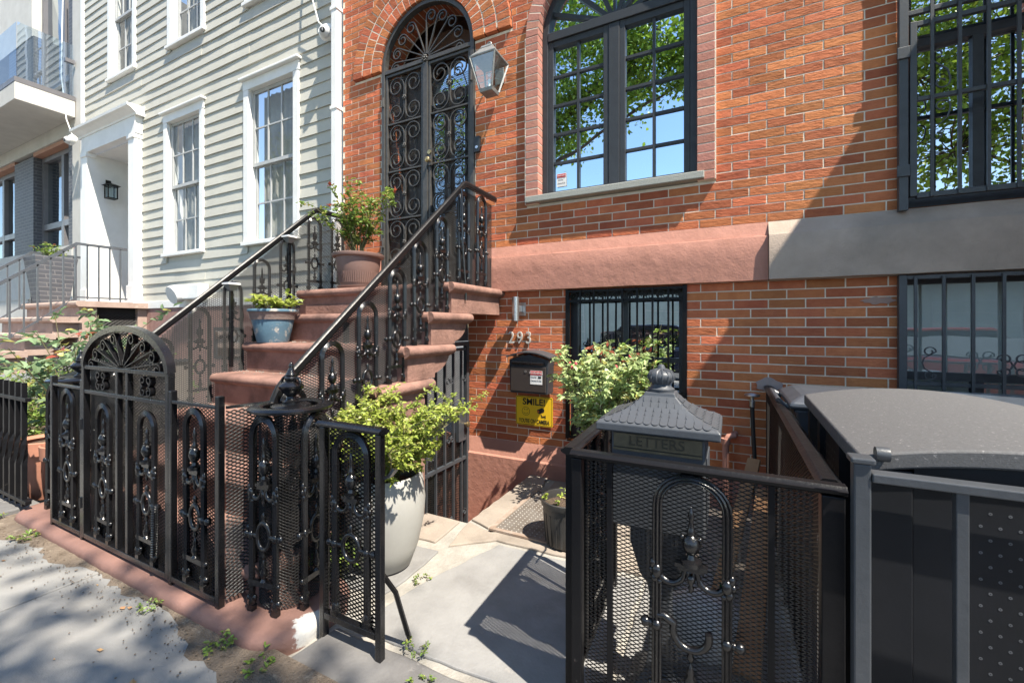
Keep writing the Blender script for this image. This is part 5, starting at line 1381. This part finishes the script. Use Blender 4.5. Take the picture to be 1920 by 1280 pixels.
def pot_lathe(parent, prof, mat, soil_z, soil_r, name='pot', n=36):
    o = B().lathe(prof, n, cap=False).build(name, mat, parent, smooth=40)
    sl = B(); sl.lathe([(soil_r, soil_z-.01),(soil_r*.7, soil_z+.008),(soil_r*.3,soil_z+.003),(.001,soil_z+.01)], 18, cap=False)
    sl.build('soil', m_soil, parent, smooth=60)
    return o
# pale egg planter with box shrub
m_pale = M('pale_planter', (.35,.347,.325), (.295,.29,.27), rough=.55, scale=4, bump=.1, bscale=30, c3=(.22,.215,.195), c3s=5, c3t=.6)
p1 = thing('potted_shrub', 'yellow green box shrub in a tall pale egg-shaped planter', 'potted plant', (-1.69, 1.80, .004))
pot_lathe(p1, [(.0,.0),(.115,.0),(.135,.012),(.175,.12),(.205,.26),(.212,.36),(.203,.45),(.192,.50),(.186,.508),(.176,.505),(.178,.46),(.180,.42)], m_pale, .44, .178)
bush(p1, (.02,0,.44), 24, .50, .40, .027, l_box, per=36, lean=(.08,-.03), twigs=12, seed=5, start=.2, stem_r=.007, wratio=.6)
# black nursery pot
m_np = M('black_nursery_plastic', (.03,.029,.028), (.045,.043,.04), rough=.45, scale=10, bump=.1)
p2 = thing('nursery_pot', 'black plastic nursery pot of soil on the yard paving', 'pot', (-.885, 2.47, .013))
prf = [(.0,.0),(.118,.0),(.122,.006),(.134,.12),(.142,.225),(.15,.228),(.153,.238),(.153,.262),(.147,.266),(.143,.255),(.14,.21)]
o = pot_lathe(p2, prf, m_np, .225, .141)
rb = B()
for i in range(22):
    a = 2*math.pi*i/22; rb.bar((.125*math.cos(a),.125*math.sin(a),.01),(.137*math.cos(a),.137*math.sin(a),.19),.014,.008,up=(math.cos(a),math.sin(a),0))
tag(rb.build('ribs', m_np, p2), kind='stuff')
bush(p2, (-.06,-.05,.225), 2, .07, .05, .028, l_box, per=7, twigs=2, seed=8, stem_r=.002)
bush(p2, (.03,.04,.225), 2, .06, .04, .024, l_box, per=5, twigs=2, seed=9, stem_r=.002)
# brown pot on the landing with rose
m_bp = M('brown_plastic_pot', (.20,.125,.105), (.17,.105,.09), rough=.45, scale=6, bump=.05)
p3 = thing('potted_rose', 'green rose bush in a ribbed brown plastic pot on the stoop landing', 'potted plant', (-3.06, 2.90, ZL))
pot_lathe(p3, [(.0,.012),(.145,.012),(.155,.03),(.175,.14),(.178,.15),(.19,.20),(.198,.285),(.225,.29),(.23,.30),(.23,.318),(.22,.322),(.20,.31),(.195,.28)], m_bp, .285, .196)
B().lathe([(.0,.0),(.165,.0),(.185,.022),(.18,.024),(.16,.008)], 32).build('saucer', m_bp, p3, smooth=40)
rb = B()
for i in range(56):
    a = 2*math.pi*i/56; rb.bar((.162*math.cos(a),.162*math.sin(a),.055),(.178*math.cos(a),.178*math.sin(a),.155),.009,.008,up=(math.cos(a),math.sin(a),0))
tag(rb.build('ribs', m_bp, p3), kind='stuff')
bush(p3, (0,0,.285), 15, .66, .34, .046, l_rose, per=17, lean=(-.03,-.02), twigs=7, seed=11, start=.25, tipmat=l_red)
# blue chipped pot
m_bl = M('chipped_blue_glaze', (.10,.19,.25), (.075,.145,.20), rough=.45, scale=6, bump=.2, bscale=40, c3=(.48,.44,.38), c3s=13, c3t=.545)
m_rim = M('worn_pot_rim', (.22,.16,.14), (.17,.13,.115), rough=.7, scale=30, bump=.5, bscale=70, c3=(.4,.36,.32), c3s=14, c3t=.6)
p4 = thing('blue_pot', 'chipped blue pot of pale green seedlings on a step', 'potted plant', (-3.40, 2.30, RISE*5))
o = pot_lathe(p4, [(.0,.0),(.115,.0),(.12,.01),(.158,.185),(.158,.19)], m_bl, .24, .165)
B().lathe([(.158,.188),(.166,.19),(.176,.245),(.18,.25)], 36, cap=False).build('patterned_band', m_rim, p4, smooth=40)
B().lathe([(.176,.25),(.186,.252),(.19,.262),(.186,.272),(.176,.274),(.168,.26)], 36, cap=False).build('rim', m_bl, p4, smooth=50)
bush(p4, (0,0,.25), 26, .12, .16, .045, l_box, per=7, twigs=2, seed=15, stem_r=.003, start=.5, wratio=.8)
# rose bush before the basement window
p5 = thing('rose_bush', 'pale leaved rose bush with pink buds before the barred basement window', 'rose bush', (-.86, 3.14, .004))
m_terr = M('terracotta', (.42,.19,.12), (.36,.15,.10), rough=.8, scale=6, bump=.15)
pot_lathe(p5, [(.0,.0),(.16,.0),(.165,.01),(.20,.33),(.225,.335),(.225,.385),(.21,.39),(.195,.36)], M('dark_pot', (.05,.042,.04), (.04,.035,.032), rough=.6), .35, .198)
bush(p5, (0,0,.36), 20, .84, .37, .055, l_pale, per=17, twigs=8, seed=19, start=.18, tipmat=l_red, lean=(.04,-.02))
bd = B(); random.seed(4)
for i in range(7): bd.ball((rnd(-.25,.25), rnd(-.2,.1), .98+rnd(0,.14)), .012, 7, 5, 1.4)
tag(bd.build('buds', M('pink_bud', (.55,.06,.10), rough=.5, bump=0), p5, smooth=60), kind='stuff')
bush(p5, (.26,.12,.36), 4, .98, .14, .052, l_rose, per=8, twigs=6, seed=23, start=.3)
# low green plant between newel and planter
p6 = thing('low_green_plant', 'low bright green leafy plant behind the short fence panel', 'plant', (-1.83, 1.62, 0))
bush(p6, (0,0,0), 10, .26, .14, .05, l_rose, per=8, twigs=3, seed=31)
# weeds
wl = [((-1.80,1.00,.035),.06,'by the curb front under the right newel'),((-1.58,1.01,.03),.05,'at the painted corner of the curb'),((-2.35,.99,.035),.04,'in the dirt below the arched gate panel'),((-3.78,.99,.035),.06,'at the left end of the curb'),((-1.12,1.36,.02),.035,'beside the short fence panel foot'),((-.98,1.22,.03),.035,'in the joint at the yard entrance'),((-1.42,1.77,.003),.03,'in the paving joint by the pale planter'),((-4.35,1.02,.04),.05,'against the spiked fence base')]
for i, (p, h, w) in enumerate(wl):
    t = thing('weed', 'small green weed '+w, 'weed', p, group='weeds in the paving cracks')
    bush(t, (0,0,-.005), 5, h*.62, h*.62, h*.42, l_rose, per=5, twigs=2, seed=40+i, stem_r=.0018, start=.4, wratio=.6)
# rose and hedge in the left-hand yard
p7 = thing('grey_rose_bush', 'grey green rose bush with red tips behind the spiked fence', 'rose bush', (-5.1, 1.72, 0))
bush(p7, (0,0,.1), 15, 1.36, .70, .085, l_grey, per=10, twigs=7, seed=51, tipmat=l_red, stem_r=.01, start=.3, wratio=.7)
for i, (x, y, h, s_) in enumerate(((-5.0,2.05,.75,.55),(-6.1,1.7,.8,.6),(-7.2,1.8,.85,.6),(-6.4,2.5,.9,.6))):
    t = thing('green_shrub', ('bright green shrub nearest the grey planter box behind the spiked fence','bright green shrub in the middle of the left-hand yard','leafy green shrub at the far left edge of the picture','tall green shrub below the clapboard stoop rails')[i], 'shrub', (x,y,0), group='shrubs in the left-hand yard')
    bush(t, (0,0,.05), 16, h, s_, .045, l_rose, per=16, twigs=8, seed=60+i, stem_r=.006, start=.15)
# terracotta pots behind the spiked fence
for i, (x, y) in enumerate(((-4.42,1.42),(-4.75,1.36))):
    t = thing('terracotta_pot', ('terracotta pot nearest the left newel, behind the spiked fence','terracotta pot further left behind the spiked fence')[i], 'pot', (x,y,.0), group='terracotta pots')
    pot_lathe(t, [(.0,.0),(.13,.0),(.135,.01),(.17,.34),(.195,.345),(.20,.44),(.19,.445),(.175,.42)], m_terr, .40, .17)
tb = thing('grey_planter_box', 'grey slope-lidded bin box behind the left newel', 'box', (-4.62, 1.75, 0))
B().prism([(-.35,0),(.35,0),(.35,1.0),(-.35,.86)], -.25, .35, 'y').build('body', M('taupe_box', (.20,.175,.155), (.17,.15,.13), rough=.6, bump=.05), tb, fixn=True)
B().prism([(-.37,.862),(.37,1.005),(.37,1.03),(-.37,.89)], -.28, .37, 'y').build('lid', m_grey_iron, tb, fixn=True)
# tall grey planter on the neighbour's landing
gp = thing('tall_grey_planter', 'tall ribbed grey planter with flowers at the clapboard stoop', 'planter', (-10.2, 2.95, 1.686))
pb = frustum(0, .34, .78, .52).build('pot', m_db, gp, bevel=.008)
bush(gp, (0,0,.74), 10, .26, .22, .05, l_rose, per=9, twigs=4, seed=71, tipmat=l_red)
# spiked fence of the left-hand yard
SF = thing('spiked_fence', 'low grey black fence with square twisted pickets at the left edge', 'fence', (0,0,0))
for z in (.82, .135): bx('rail', m_iron_dull, SF, -8.2, -4.17, 1.085, 1.115, z-.012, z+.012, bevel=.002)
tw = B()
for k in range(13):
    z = .10+.83*k/12; a = R(90)*min(1, max(0, (k-4)/3)); h = .013
    tw.v += [(h*1.414*math.cos(a+R(45+90*q)), h*1.414*math.sin(a+R(45+90*q)), z) for q in range(4)]
for k in range(12):
    for q in range(4): l = (q+1) % 4; tw.f.append((k*4+q,k*4+l,k*4+4+l,k*4+4+q))
tw.f += [(3,2,1,0),(48,49,50,51)]
twm = tw.mesh('picket', m_iron_dull)
for i in range(36): put('picket', twm, SF, (-4.25-i*.112, 1.10, 0))
bx('base_stone', m_dark_slab, SF, -8.2, -4.325, 1.01, 1.2, -.1, .075, bevel=.01)
bx('yard_soil', m_soil, SF, -8.2, -4.0, 1.53, 2.9, -.15, -.01)

# ------------------------------------------------------------ pedestal letter box
m_lb = M('slate_cast_metal', (.062,.068,.077), (.05,.055,.063), rough=.45, scale=8, bump=.08, spec=.5)
m_bz = M('dull_bronze', (.16,.125,.075), (.10,.08,.05), rough=.5, metal=.4, scale=30, bump=.15)
LB = thing('pedestal_letter_box', 'dark grey pedestal letter box with scaled pagoda roof behind the corner fence', 'mailbox', (-.222, 1.625, 0))
ew, ed = .196, .155
def lvl(z, w, d): return [(-w,-d,z),(w,-d,z),(w,d,z),(-w,d,z)]
rf = B(); prof = [(.950,.185,.145),(.954,ew,ed),(.978,ew,ed),(.986,.188,.147),(.999,.152,.120),(1.017,.114,.092),(1.039,.081,.067),(1.066,.055,.047),(1.078,.050,.044)]
for z, w, d_ in prof: rf.v += lvl(z, w, d_)
for i in range(len(prof)-1):
    for q in range(4): l = (q+1) % 4; rf.f.append((i*4+q,i*4+l,i*4+4+l,i*4+4+q))
rf.f += [(3,2,1,0), tuple((len(prof)-1)*4+q for q in range(4))]
roof = rf.build('roof', m_lb, LB, bevel=.003)
sc_m = B(); pts = [(.0125*math.cos(a), .0125*math.sin(a)) for a in [math.pi+math.pi*i/8 for i in range(9)]] + [(.0125,.012),(-.0125,.012)]
sc_m.prism(pts, -.0022, .0008, 'y'); scm = sc_m.mesh('scale', m_lb)
slope = [p for p in prof if p[0] >= .985]
def on_slope(u):       # u 0..1 from eave to top -> z, w, d
    f = u*(len(slope)-2); i = min(int(f), len(slope)-3); t_ = f-i
    return [slope[i][k]+(slope[i+1][k]-slope[i][k])*t_ for k in range(3)]
for side in range(4):
    for r_ in range(6):
        u = (r_+.45)/6.2; z, w, d_ = on_slope(u); z2, w2, d2 = on_slope(min(1, u+.08))
        half, off, off2 = (w, d_, d2) if side % 2 == 0 else (d_, w, w2)
        cnt = max(1, int((half*2-.012)/.0262)); pit_ = math.atan2(off-off2, z2-z)
        for c_ in range(cnt):
            x = (c_-(cnt-1)/2)*.0262+(.0 if r_ % 2 else .0)
            m = Matrix.Rotation(side*R(90), 4, 'Z') @ Matrix.Translation((x, -off-.0006, z)) @ Matrix.Rotation(-pit_, 4, 'X')
            o = put('scale', scm, roof); o.matrix_local = m
fn = B().lathe([(.0,1.078),(.044,1.078),(.046,1.088),(.034,1.096),(.030,1.104),(.036,1.110),(.046,1.125),(.046,1.138),(.036,1.150),(.016,1.155),(.014,1.163),(.010,1.172),(.0,1.176)], 20).build('finial', m_lb, LB, smooth=40)
for i in range(14):
    a = 2*math.pi*i/14; B().tube([(.037*math.cos(a),.037*math.sin(a),1.110),(.047*math.cos(a),.047*math.sin(a),1.130),(.037*math.cos(a),.037*math.sin(a),1.149),(.014*math.cos(a),.014*math.sin(a),1.157)], .0036, 5).build('finial_rib', m_lb, fn, smooth=60)
bx('body', m_lb, LB, -.150, .150, -.120, .120, .62, .9495, bevel=.006)
bx('name_plate', m_bz, LB, -.142, .142, -.126, -.121, .895, .943, bevel=.002)
put_text('LETTERS', .046, M('dark_bronze', (.05,.038,.022), rough=.5, bump=0), LB, (0,-.127,.919), depth=.003, sx=1.05, name='lettering')
bx('slot_lip', m_bz, LB, -.142, .142, -.130, -.121, .885, .893)
sc2 = B()
for s_ in (-1,1):
    sc2.tube([(s_*(.01+.07*k/10), -.124, .858+.012*math.sin(k*.7)) for k in range(11)], .003, 5); sc2.tube([(s_*.05+p[0],-.124,.855+p[2]) for p in spiral(0,0,.014,.004,R(90),R(90)+s_*R(380),12)], .0025, 5)
sc2.build('relief_scroll', m_lb, LB, smooth=50)
bx('side_panel', m_lb, LB, .1505, .156, -.08, .08, .66, .88, bevel=.003)
B().lathe([(.0,.0),(.16,.0),(.16,.03),(.11,.06),(.07,.10),(.055,.16),(.05,.35),(.06,.40),(.09,.44),(.13,.56),(.13,.62),(.0,.62)], 4, (0,0,0)).xf(Matrix.Rotation(R(45),4,'Z')).build('pedestal', m_lb, LB, bevel=.004)

# ------------------------------------------------------------ odds and ends in the right-hand yard
def plank(label, p, q, w, t_): return tag(B().bar(p, q, w, t_).build('wooden_plank', M('weathered_plank', (.38,.21,.10), (.28,.145,.065), rough=.8, scale=9, bump=.2), None, bevel=.003), label, 'plank', 'loose planks')
plank('orange brown plank leaning by the corner fence mesh, nearer one', (.05,1.75,.06), (.17,2.7,.42), .09, .025)
plank('orange brown plank leaning by the corner fence mesh, farther one', (-.06,2.2,.02), (.13,3.0,.5), .07, .025)
tag(B().tube([(-.02,2.9,.02),(-.03,2.6,.12),(-.02,2.35,.10),(-.08,2.1,.03),(-.2,2.0,.02),(-.28,2.2,.02),(-.2,2.5,.02)], .014, 8).build('green_hose', M('green_rubber', (.02,.16,.06), (.015,.12,.045), rough=.5, bump=.05), None, smooth=60), 'green garden hose lying behind the corner fence', 'hose')
tag(B().lathe([(.0,.0),(.16,.0),(.17,.03),(.13,.16),(.0,.22)], 9, (-.10,1.95,.004), 1, .8).build('white_sack', M('white_sack', (.6,.6,.58), (.5,.5,.48), rough=.9, scale=8, bump=.7, bscale=12), None, smooth=60), 'crumpled white sack on the ground behind the corner fence', 'sack')
SPp = thing('spigot_pipe', 'silver hose valve on a black pipe against the orange brick', 'spigot', (.135, YF-.085, 0))
B().tube([(.02,.02,.0),(.02,.0,.3),(.005,.0,.6),(0,0,.765)], .0135, 8).build('pipe', M('black_rubber', (.02,.02,.02), rough=.6), SPp, smooth=60)
B().lathe([(.0,.0),(.018,.0),(.018,.04),(.012,.045),(.012,.08),(.0,.08)], 10, (0,0,.755)).build('fitting', m_steel, SPp, smooth=40)
vh = B().tube([(.042*math.cos(a),.042*math.sin(a),.835) for a in [2*math.pi*i/14 for i in range(14)]], .008, 6, True)
for i in range(3): vh.bar((.04*math.cos(R(60*i)),.04*math.sin(R(60*i)),.835),(-.04*math.cos(R(60*i)),-.04*math.sin(R(60*i)),.835),.008)
vh.build('hand_wheel', m_steel, SPp, smooth=50)
sp2 = thing('standpipe', 'pink painted vent pipe with elbow on the brick behind the letter box', 'pipe', (-.03, YF-.10, 0))
B().tube([(0,0,0),(0,0,.50),(.02,0,.535),(.05,.02,.54),(.06,.09,.54)], .022, 10).build('pipe', m_brown, sp2, smooth=60)
B().lathe([(.0,.48),(.03,.48),(.03,.52),(.0,.52)], 12).build('coupling', m_brown, sp2, smooth=40)

# ------------------------------------------------------------ neighbour's fence and trash shed on the right
NF = thing('grey_iron_fence', 'dark grey painted iron fence before the trash shed at the right edge', 'fence', (0,0,0))
nfy = 1.30
B().box(.262,.296,nfy-.018,nfy+.018,0,.985).build('post', m_grey_iron, NF, bevel=.004)
B().box(.255,.303,nfy-.026,nfy+.026,.986,1.0).build('post_cap', m_grey_iron, NF, bevel=.004)
bx('top_rail', m_grey_iron, NF, .2965, 2.4, nfy-.022, nfy+.022, .945, .966, bevel=.003); bx('bottom_rail', m_grey_iron, NF, .2965, 2.4, nfy-.015, nfy+.015, .10, .125)
for i in range(14):
    x = .455+.165*i; o = bx('bar', m_grey_iron, NF, x-.011, x+.011, nfy-.011, nfy+.011, .1255, .9445, bevel=.002)
    if i % 2 == 0: B().box(x-.022,x+.022,nfy-.02,nfy+.02,.42,.44).build('collar', m_grey_iron, o, bevel=.006)
TS = thing('trash_shed', 'black perforated metal trash shed with curved speckled grey lid', 'trash shed', (0,0,0))
m_lid = M('speckled_grey_lid', (.088,.088,.09), (.066,.066,.068), rough=.75, scale=160, bump=.25, bscale=250, c3=(.26,.25,.245), c3s=90, c3t=.6, bdist=.003)
m_pan = M('black_powder_steel', (.011,.012,.015), (.008,.009,.011), rough=.5, bump=.05, spec=.25, c3=(.03,.03,.03), c3s=60, c3t=.68)
tx0, tx1, ty0, ty1 = .315, 1.02, 1.44, 2.36
lidb = B(); n = 20; sec = []
for i in range(n+1):
    u = i/n; x = tx0-.012+(tx1-tx0+.024)*u; z = .985+.05*(1-(2*u-1)**2)
    sec.append((x, z))
for j, y in enumerate((ty0-.02, ty1+.02)):
    dz = -.014 if j == 0 else .012
    lidb.v += [(x,y,z+dz) for x, z in sec]+[(x,y,z-.045+dz) for x, z in sec]
m2 = 2*(n+1)
for i in range(n):
    lidb.f += [(i,i+1,m2+i+1,m2+i),(n+1+i,m2+n+1+i,m2+n+2+i,n+2+i),(i,n+1+i,n+2+i,i+1),(m2+i,m2+i+1,m2+n+2+i,m2+n+1+i)]
lidb.f += [(0,m2,m2+n+1,n+1),(n,2*n+1,m2+2*n+1,m2+n)]
lidb.build('lid', m_lid, TS, smooth=35, bevel=.006)
bx('front_panel', m_pan, TS, tx0+.101, tx1-.01, ty0+.002, ty0+.012, .0, .929)
bx('front_frame', m_pan, TS, tx0, tx0+.10, ty0-.003, ty0+.03, .0, .94, bevel=.004); bx('front_frame', m_pan, TS, tx0+.101, tx1, ty0-.004, ty0+.028, .93, .975)
bx('side_panel', m_pan, TS, tx0+.02, tx0+.028, ty0+.35, ty1-.25, .12, .90)
for y in (ty0+.30, ty1-.28, ty1-.04): bx('side_frame', m_pan, TS, tx0+.002, tx0+.045, y, y+.05, .05, .94)
bx('side_rail', m_pan, TS, tx0+.001, tx0+.04, ty0+.031, ty1, .9405, .975)
bx('back_panel', m_pan, TS, tx0+.05, tx1, ty1-.03, ty1-.02, .05, .94)
B().tube([(tx0+.03,ty0-.04,.93),(tx1,ty0-.04,.93)], .014, 8).build('handle_bar', m_pan, TS, smooth=50)
B().lathe([(.0,-.014),(.018,-.014),(.019,.0),(.018,.014),(.0,.014)], 14).xf(Matrix.Translation((tx0+.03,ty0-.035,.985)) @ Matrix.Rotation(R(90),4,'Y')).build('hinge_cap', m_grey_iron, TS, smooth=50)
ho = B()
for j in range(22):
    for i in range(4):
        x = tx0+.225+i*.034+(0 if j % 2 else .017); z = .86-j*.032
        ho.lathe([(.0038,.0),(.0038,.002),(.001,.0021)], 8, cap=False).v
        q = len(ho.v)-24
        for k in range(q, len(ho.v)):
            vx, vy, vz = ho.v[k]; ho.v[k] = (x+vx, ty0+.0015-vz*.15, z+vy)
tag(ho.build('perforations', M('hole_edge', (.085,.09,.10), (.06,.065,.072), rough=.5, bump=0), TS), kind='stuff')
hs = B()
for j in range(24):
    for i in range(7):
        y = ty0+.40+i*.04+(0 if j % 2 else .02); z = .86-j*.03
        hs.add([(tx0+.0185, y+.006*math.cos(a), z+.006*math.sin(a)) for a in [R(60*k) for k in range(6)]], [(0,1,2,3,4,5)])
tag(hs.build('side_perforations', M('hole_light', (.16,.15,.14), rough=.7, bump=0), TS), kind='stuff')
def wheelie(label, x, y, rz):
    t = thing('wheeled_bin', label, 'bin', (x,y,0), rz, 'wheeled bins beside the trash shed')
    mb = M('bin_plastic', (.055,.065,.08), (.045,.052,.065), rough=.35, scale=8, bump=.05)
    b = B(); 
    for z, w, d_ in ((.05,.19,.2),(.86,.25,.28),(.9,.26,.29)): b.v += lvl(z,w,d_)
    for i in range(2):
        for q in range(4): l = (q+1) % 4; b.f.append((i*4+q,i*4+l,i*4+4+l,i*4+4+q))
    b.f += [(3,2,1,0),(8,9,10,11)]
    b.build('body', mb, t, bevel=.015)
    l = B()
    for z, w, d_ in ((.901,.275,.31),(.93,.275,.31),(.965,.22,.25),(.97,.19,.22)): l.v += lvl(z,w,d_)
    for i in range(3):
        for q in range(4): k = (q+1) % 4; l.f.append((i*4+q,i*4+k,i*4+4+k,i*4+4+q))
    l.f += [(3,2,1,0),(12,13,14,15)]
    l.build('lid', mb, t, bevel=.012)
    B().tube([(-.2,.30,.90),(-.2,.35,.93),(.2,.35,.93),(.2,.30,.90)], .014, 8).build('handle', mb, t, smooth=60)
    for s_ in (-1,1):
        wl_ = B().lathe([(.0,-.025),(.09,-.025),(.1,0),(.09,.025),(.0,.025)], 18).xf(Matrix.Translation((s_*.21,.2,.1)) @ Matrix.Rotation(R(90),4,'Y')).build('wheel', BLACK, t, smooth=50)
    return t
wheelie('blue grey wheeled bin nearest the corner fence, behind the trash shed', .57, 2.80, R(90)); wheelie('blue grey wheeled bin against the barred basement window', 1.22, 2.86, R(90))

# solar post lamps clipped on the left railing
for i, (y, z, w) in enumerate(((2.10, 1.60, 'lower'), (2.62, 2.08, 'upper'))):
    t = thing('solar_lamp', w+' of two small solar lamps fixed to the left stair railing', 'lamp', (RXl+.06, y, z), group='solar lamps on the railing')
    B().box(-.012,.012,-.012,.012,-.62,.0).build('stake', m_iron, t)
    frustum(.0,.035,.05,.085).build('shade', m_pewter, t, bevel=.003); frustum(.051,.095,.066,.095).build('head', m_white, t)
    sp_o = B().box(-.04,.04,-.04,.04,.067,.071).build('solar_panel', M('solar_cell', (.05,.07,.12), rough=.2, bump=0), t)

# ------------------------------------------------------------ street trees behind the camera (dapple and window reflections)
def tree(name, label, base, h_trunk, lobes, n_clump, per, lsz, seed):
    random.seed(seed); t = thing(name, label, 'tree', base, group='street trees along the kerb')
    tr = B(); top = Vector((rnd(-.2,.2), rnd(-.1,.1), h_trunk))
    tr.tube([(0,0,-.1),(.0,0,.3),(.03,.02,h_trunk*.5),top], [.22,.17,.15,.13], 10)
    lf = B()
    tr2 = B()
    for lo in lobes:
        c, r_ = lo[:2]; mult = lo[2] if len(lo) > 2 else 1
        c = Vector(c); mid = top.lerp(c, .5)+Vector((0,0,-.2))
        tr2.tube([top-Vector((0,0,.15)), mid, c], [.07,.045,.02], 7)
        for i in range(int(n_clump*mult)):
            while True:
                v = Vector((rnd(-1,1),rnd(-1,1),rnd(-1,1)))
                if .25 < v.length < 1: break
            p = c+Vector((v.x*r_[0], v.y*r_[1], v.z*r_[2]))
            tr2.tube([c.lerp(p,.1), c.lerp(p,.6)+rv()*.08, p], [.012,.008,.003], 4)
            cr_ = rnd(.22,.42)
            for k in range(per):
                q = p+Vector((random.gauss(0,cr_*.7), random.gauss(0,cr_*.7), random.gauss(0,cr_*.5)))
                d_ = rv(); d_.z = -abs(d_.z)*.7
                leaf(lf, q, d_, rv()+Vector((0,0,.8)), lsz*rnd(.7,1.2), lsz*.85*rnd(.7,1.1), .12)
    tr.build('trunk', m_bark, t, smooth=60); tr2.build('limbs', m_bark, t, smooth=60)
    tag(lf.build('crown', l_tree, t), kind='stuff')
tree('street_tree', 'leafy street tree at the kerb left of the brick house door', (-6.6,-3.0,0), 4.6, [((2.5,0,6.5),(1.3,1.0,.8)),((4.4,.2,7.0),(1.0,.9,.8)),((2.5,.2,7.9),(1.8,1.3,1.1)),((5.1,.3,8.1),(1.3,1.1,1.0)),((6.1,.2,6.9),(.6,.6,.8)),((3.4,0,9.4),(2.0,1.6,1.3)),((0,0,7.0),(1.8,1.5,1.5))], 44, 66, .105, 90)
tree('street_tree', 'leafy street tree at the kerb before the right-hand house', (6.8,-3.0,0), 3.4, [((-3.3,0,4.4),(1.6,1.1,1.0)),((-3.9,.2,5.8),(1.7,1.3,1.2)),((-2.4,0,6.1),(1.8,1.4,1.3)),((-3.1,0,7.6),(1.7,1.5,1.3)),((-4.3,1.45,8.7),(1.8,1.0,.6),.42),((-3.0,1.4,9.1),(1.0,.8,.5),.4),((0,0,6),(1.8,1.5,1.5))], 44, 62, .10, 91)
tree('street_tree', 'leafy street tree far to the left before the modern building', (-13.5,-2.6,0), 3.0, [((0,0,4.6),(2.2,1.4,1.3)),((-1,0,6.3),(2.2,1.5,1.4)),((1.3,.2,6.2),(2.0,1.5,1.4))], 55, 46, .10, 92)
# ------------------------------------------------------------ across the street, seen in the window reflections
ga = thing('low_garage', 'low pale green garage row across the street', 'garage', (0,-17.5,0))
m_gar = M('pale_green_siding', (.40,.47,.44), (.35,.41,.385), rough=.7, scale=2, bump=.1)
bx('wall', m_gar, ga, -40, 40, -4, 0, -.1, 3.3); bx('coping', m_grey_stone, ga, -40.1, 40.1, -4.1, .1, 3.301, 3.45)
for i in range(12):
    x = -33+i*6
    dr_ = bx('roller_door', M('roller_door', (.55,.58,.56), (.48,.5,.49), rough=.5, bump=.05), ga, x-1.4, x+1.4, .001, .05, -.1, 2.5)
    for k in range(5): bx('door_panel', m_gar, dr_, x-1.35, x+1.35, .051, .07, k*.5, k*.5+.46)
def car(label, x, y, col):
    t = thing('parked_car', label, 'car', (x,y,-.15), group='cars parked along the kerb')
    pm = M('car_paint', col, tuple(c*.9 for c in col), rough=.25, bump=0, coat=.6)
    B().prism([(-2.2,.30),(-2.25,.55),(-2.15,.78),(-1.2,.90),(1.15,.92),(2.1,.86),(2.25,.6),(2.2,.30)], -.86, .86, 'y').build('body', pm, t, bevel=.09, fixn=True)
    B().prism([(-1.35,.88),(-.55,1.40),(.75,1.42),(1.55,.90)], -.72, .72, 'y').build('cabin', BLACK, t, bevel=.06, fixn=True)
    B().prism([(-.60,1.395),(-.5,1.45),(.7,1.47),(.82,1.41)], -.70, .70, 'y').build('roof', pm, t, bevel=.02, fixn=True)
    for sy in (-1,1):
        pane(t, -1.05, 1.25, sy*.735, .93, 1.30, g_arch, 'side_window', 0)
        for wx in (-1.4, 1.4):
            w = B().lathe([(.0,-.1),(.30,-.1),(.33,-.06),(.33,.06),(.30,.1),(.0,.1)], 24).xf(Matrix.Translation((wx,sy*.8,.33)) @ Matrix.Rotation(R(90),4,'X')).build('wheel', BLACK, t, smooth=40)
            B().lathe([(.0,-.105),(.2,-.105),(.2,.105),(.0,.105)], 20).xf(Matrix.Translation((wx,sy*.8,.33)) @ Matrix.Rotation(R(90),4,'X')).build('rim', m_steel, w, smooth=40)
        B().box(-2.27,-2.20,sy*.55-.14,sy*.55+.14,.62,.74).build('headlight', WHITE, t, bevel=.02); B().box(2.2,2.275,sy*.58-.12,sy*.58+.12,.66,.80).build('tail_light', REDP, t, bevel=.02)
car('dark blue parked car at the kerb opposite the arched door', -1.9, -4.45, (.02,.03,.055))
car('red parked car at the kerb opposite the barred windows', 3.6, -4.45, (.45,.04,.02))
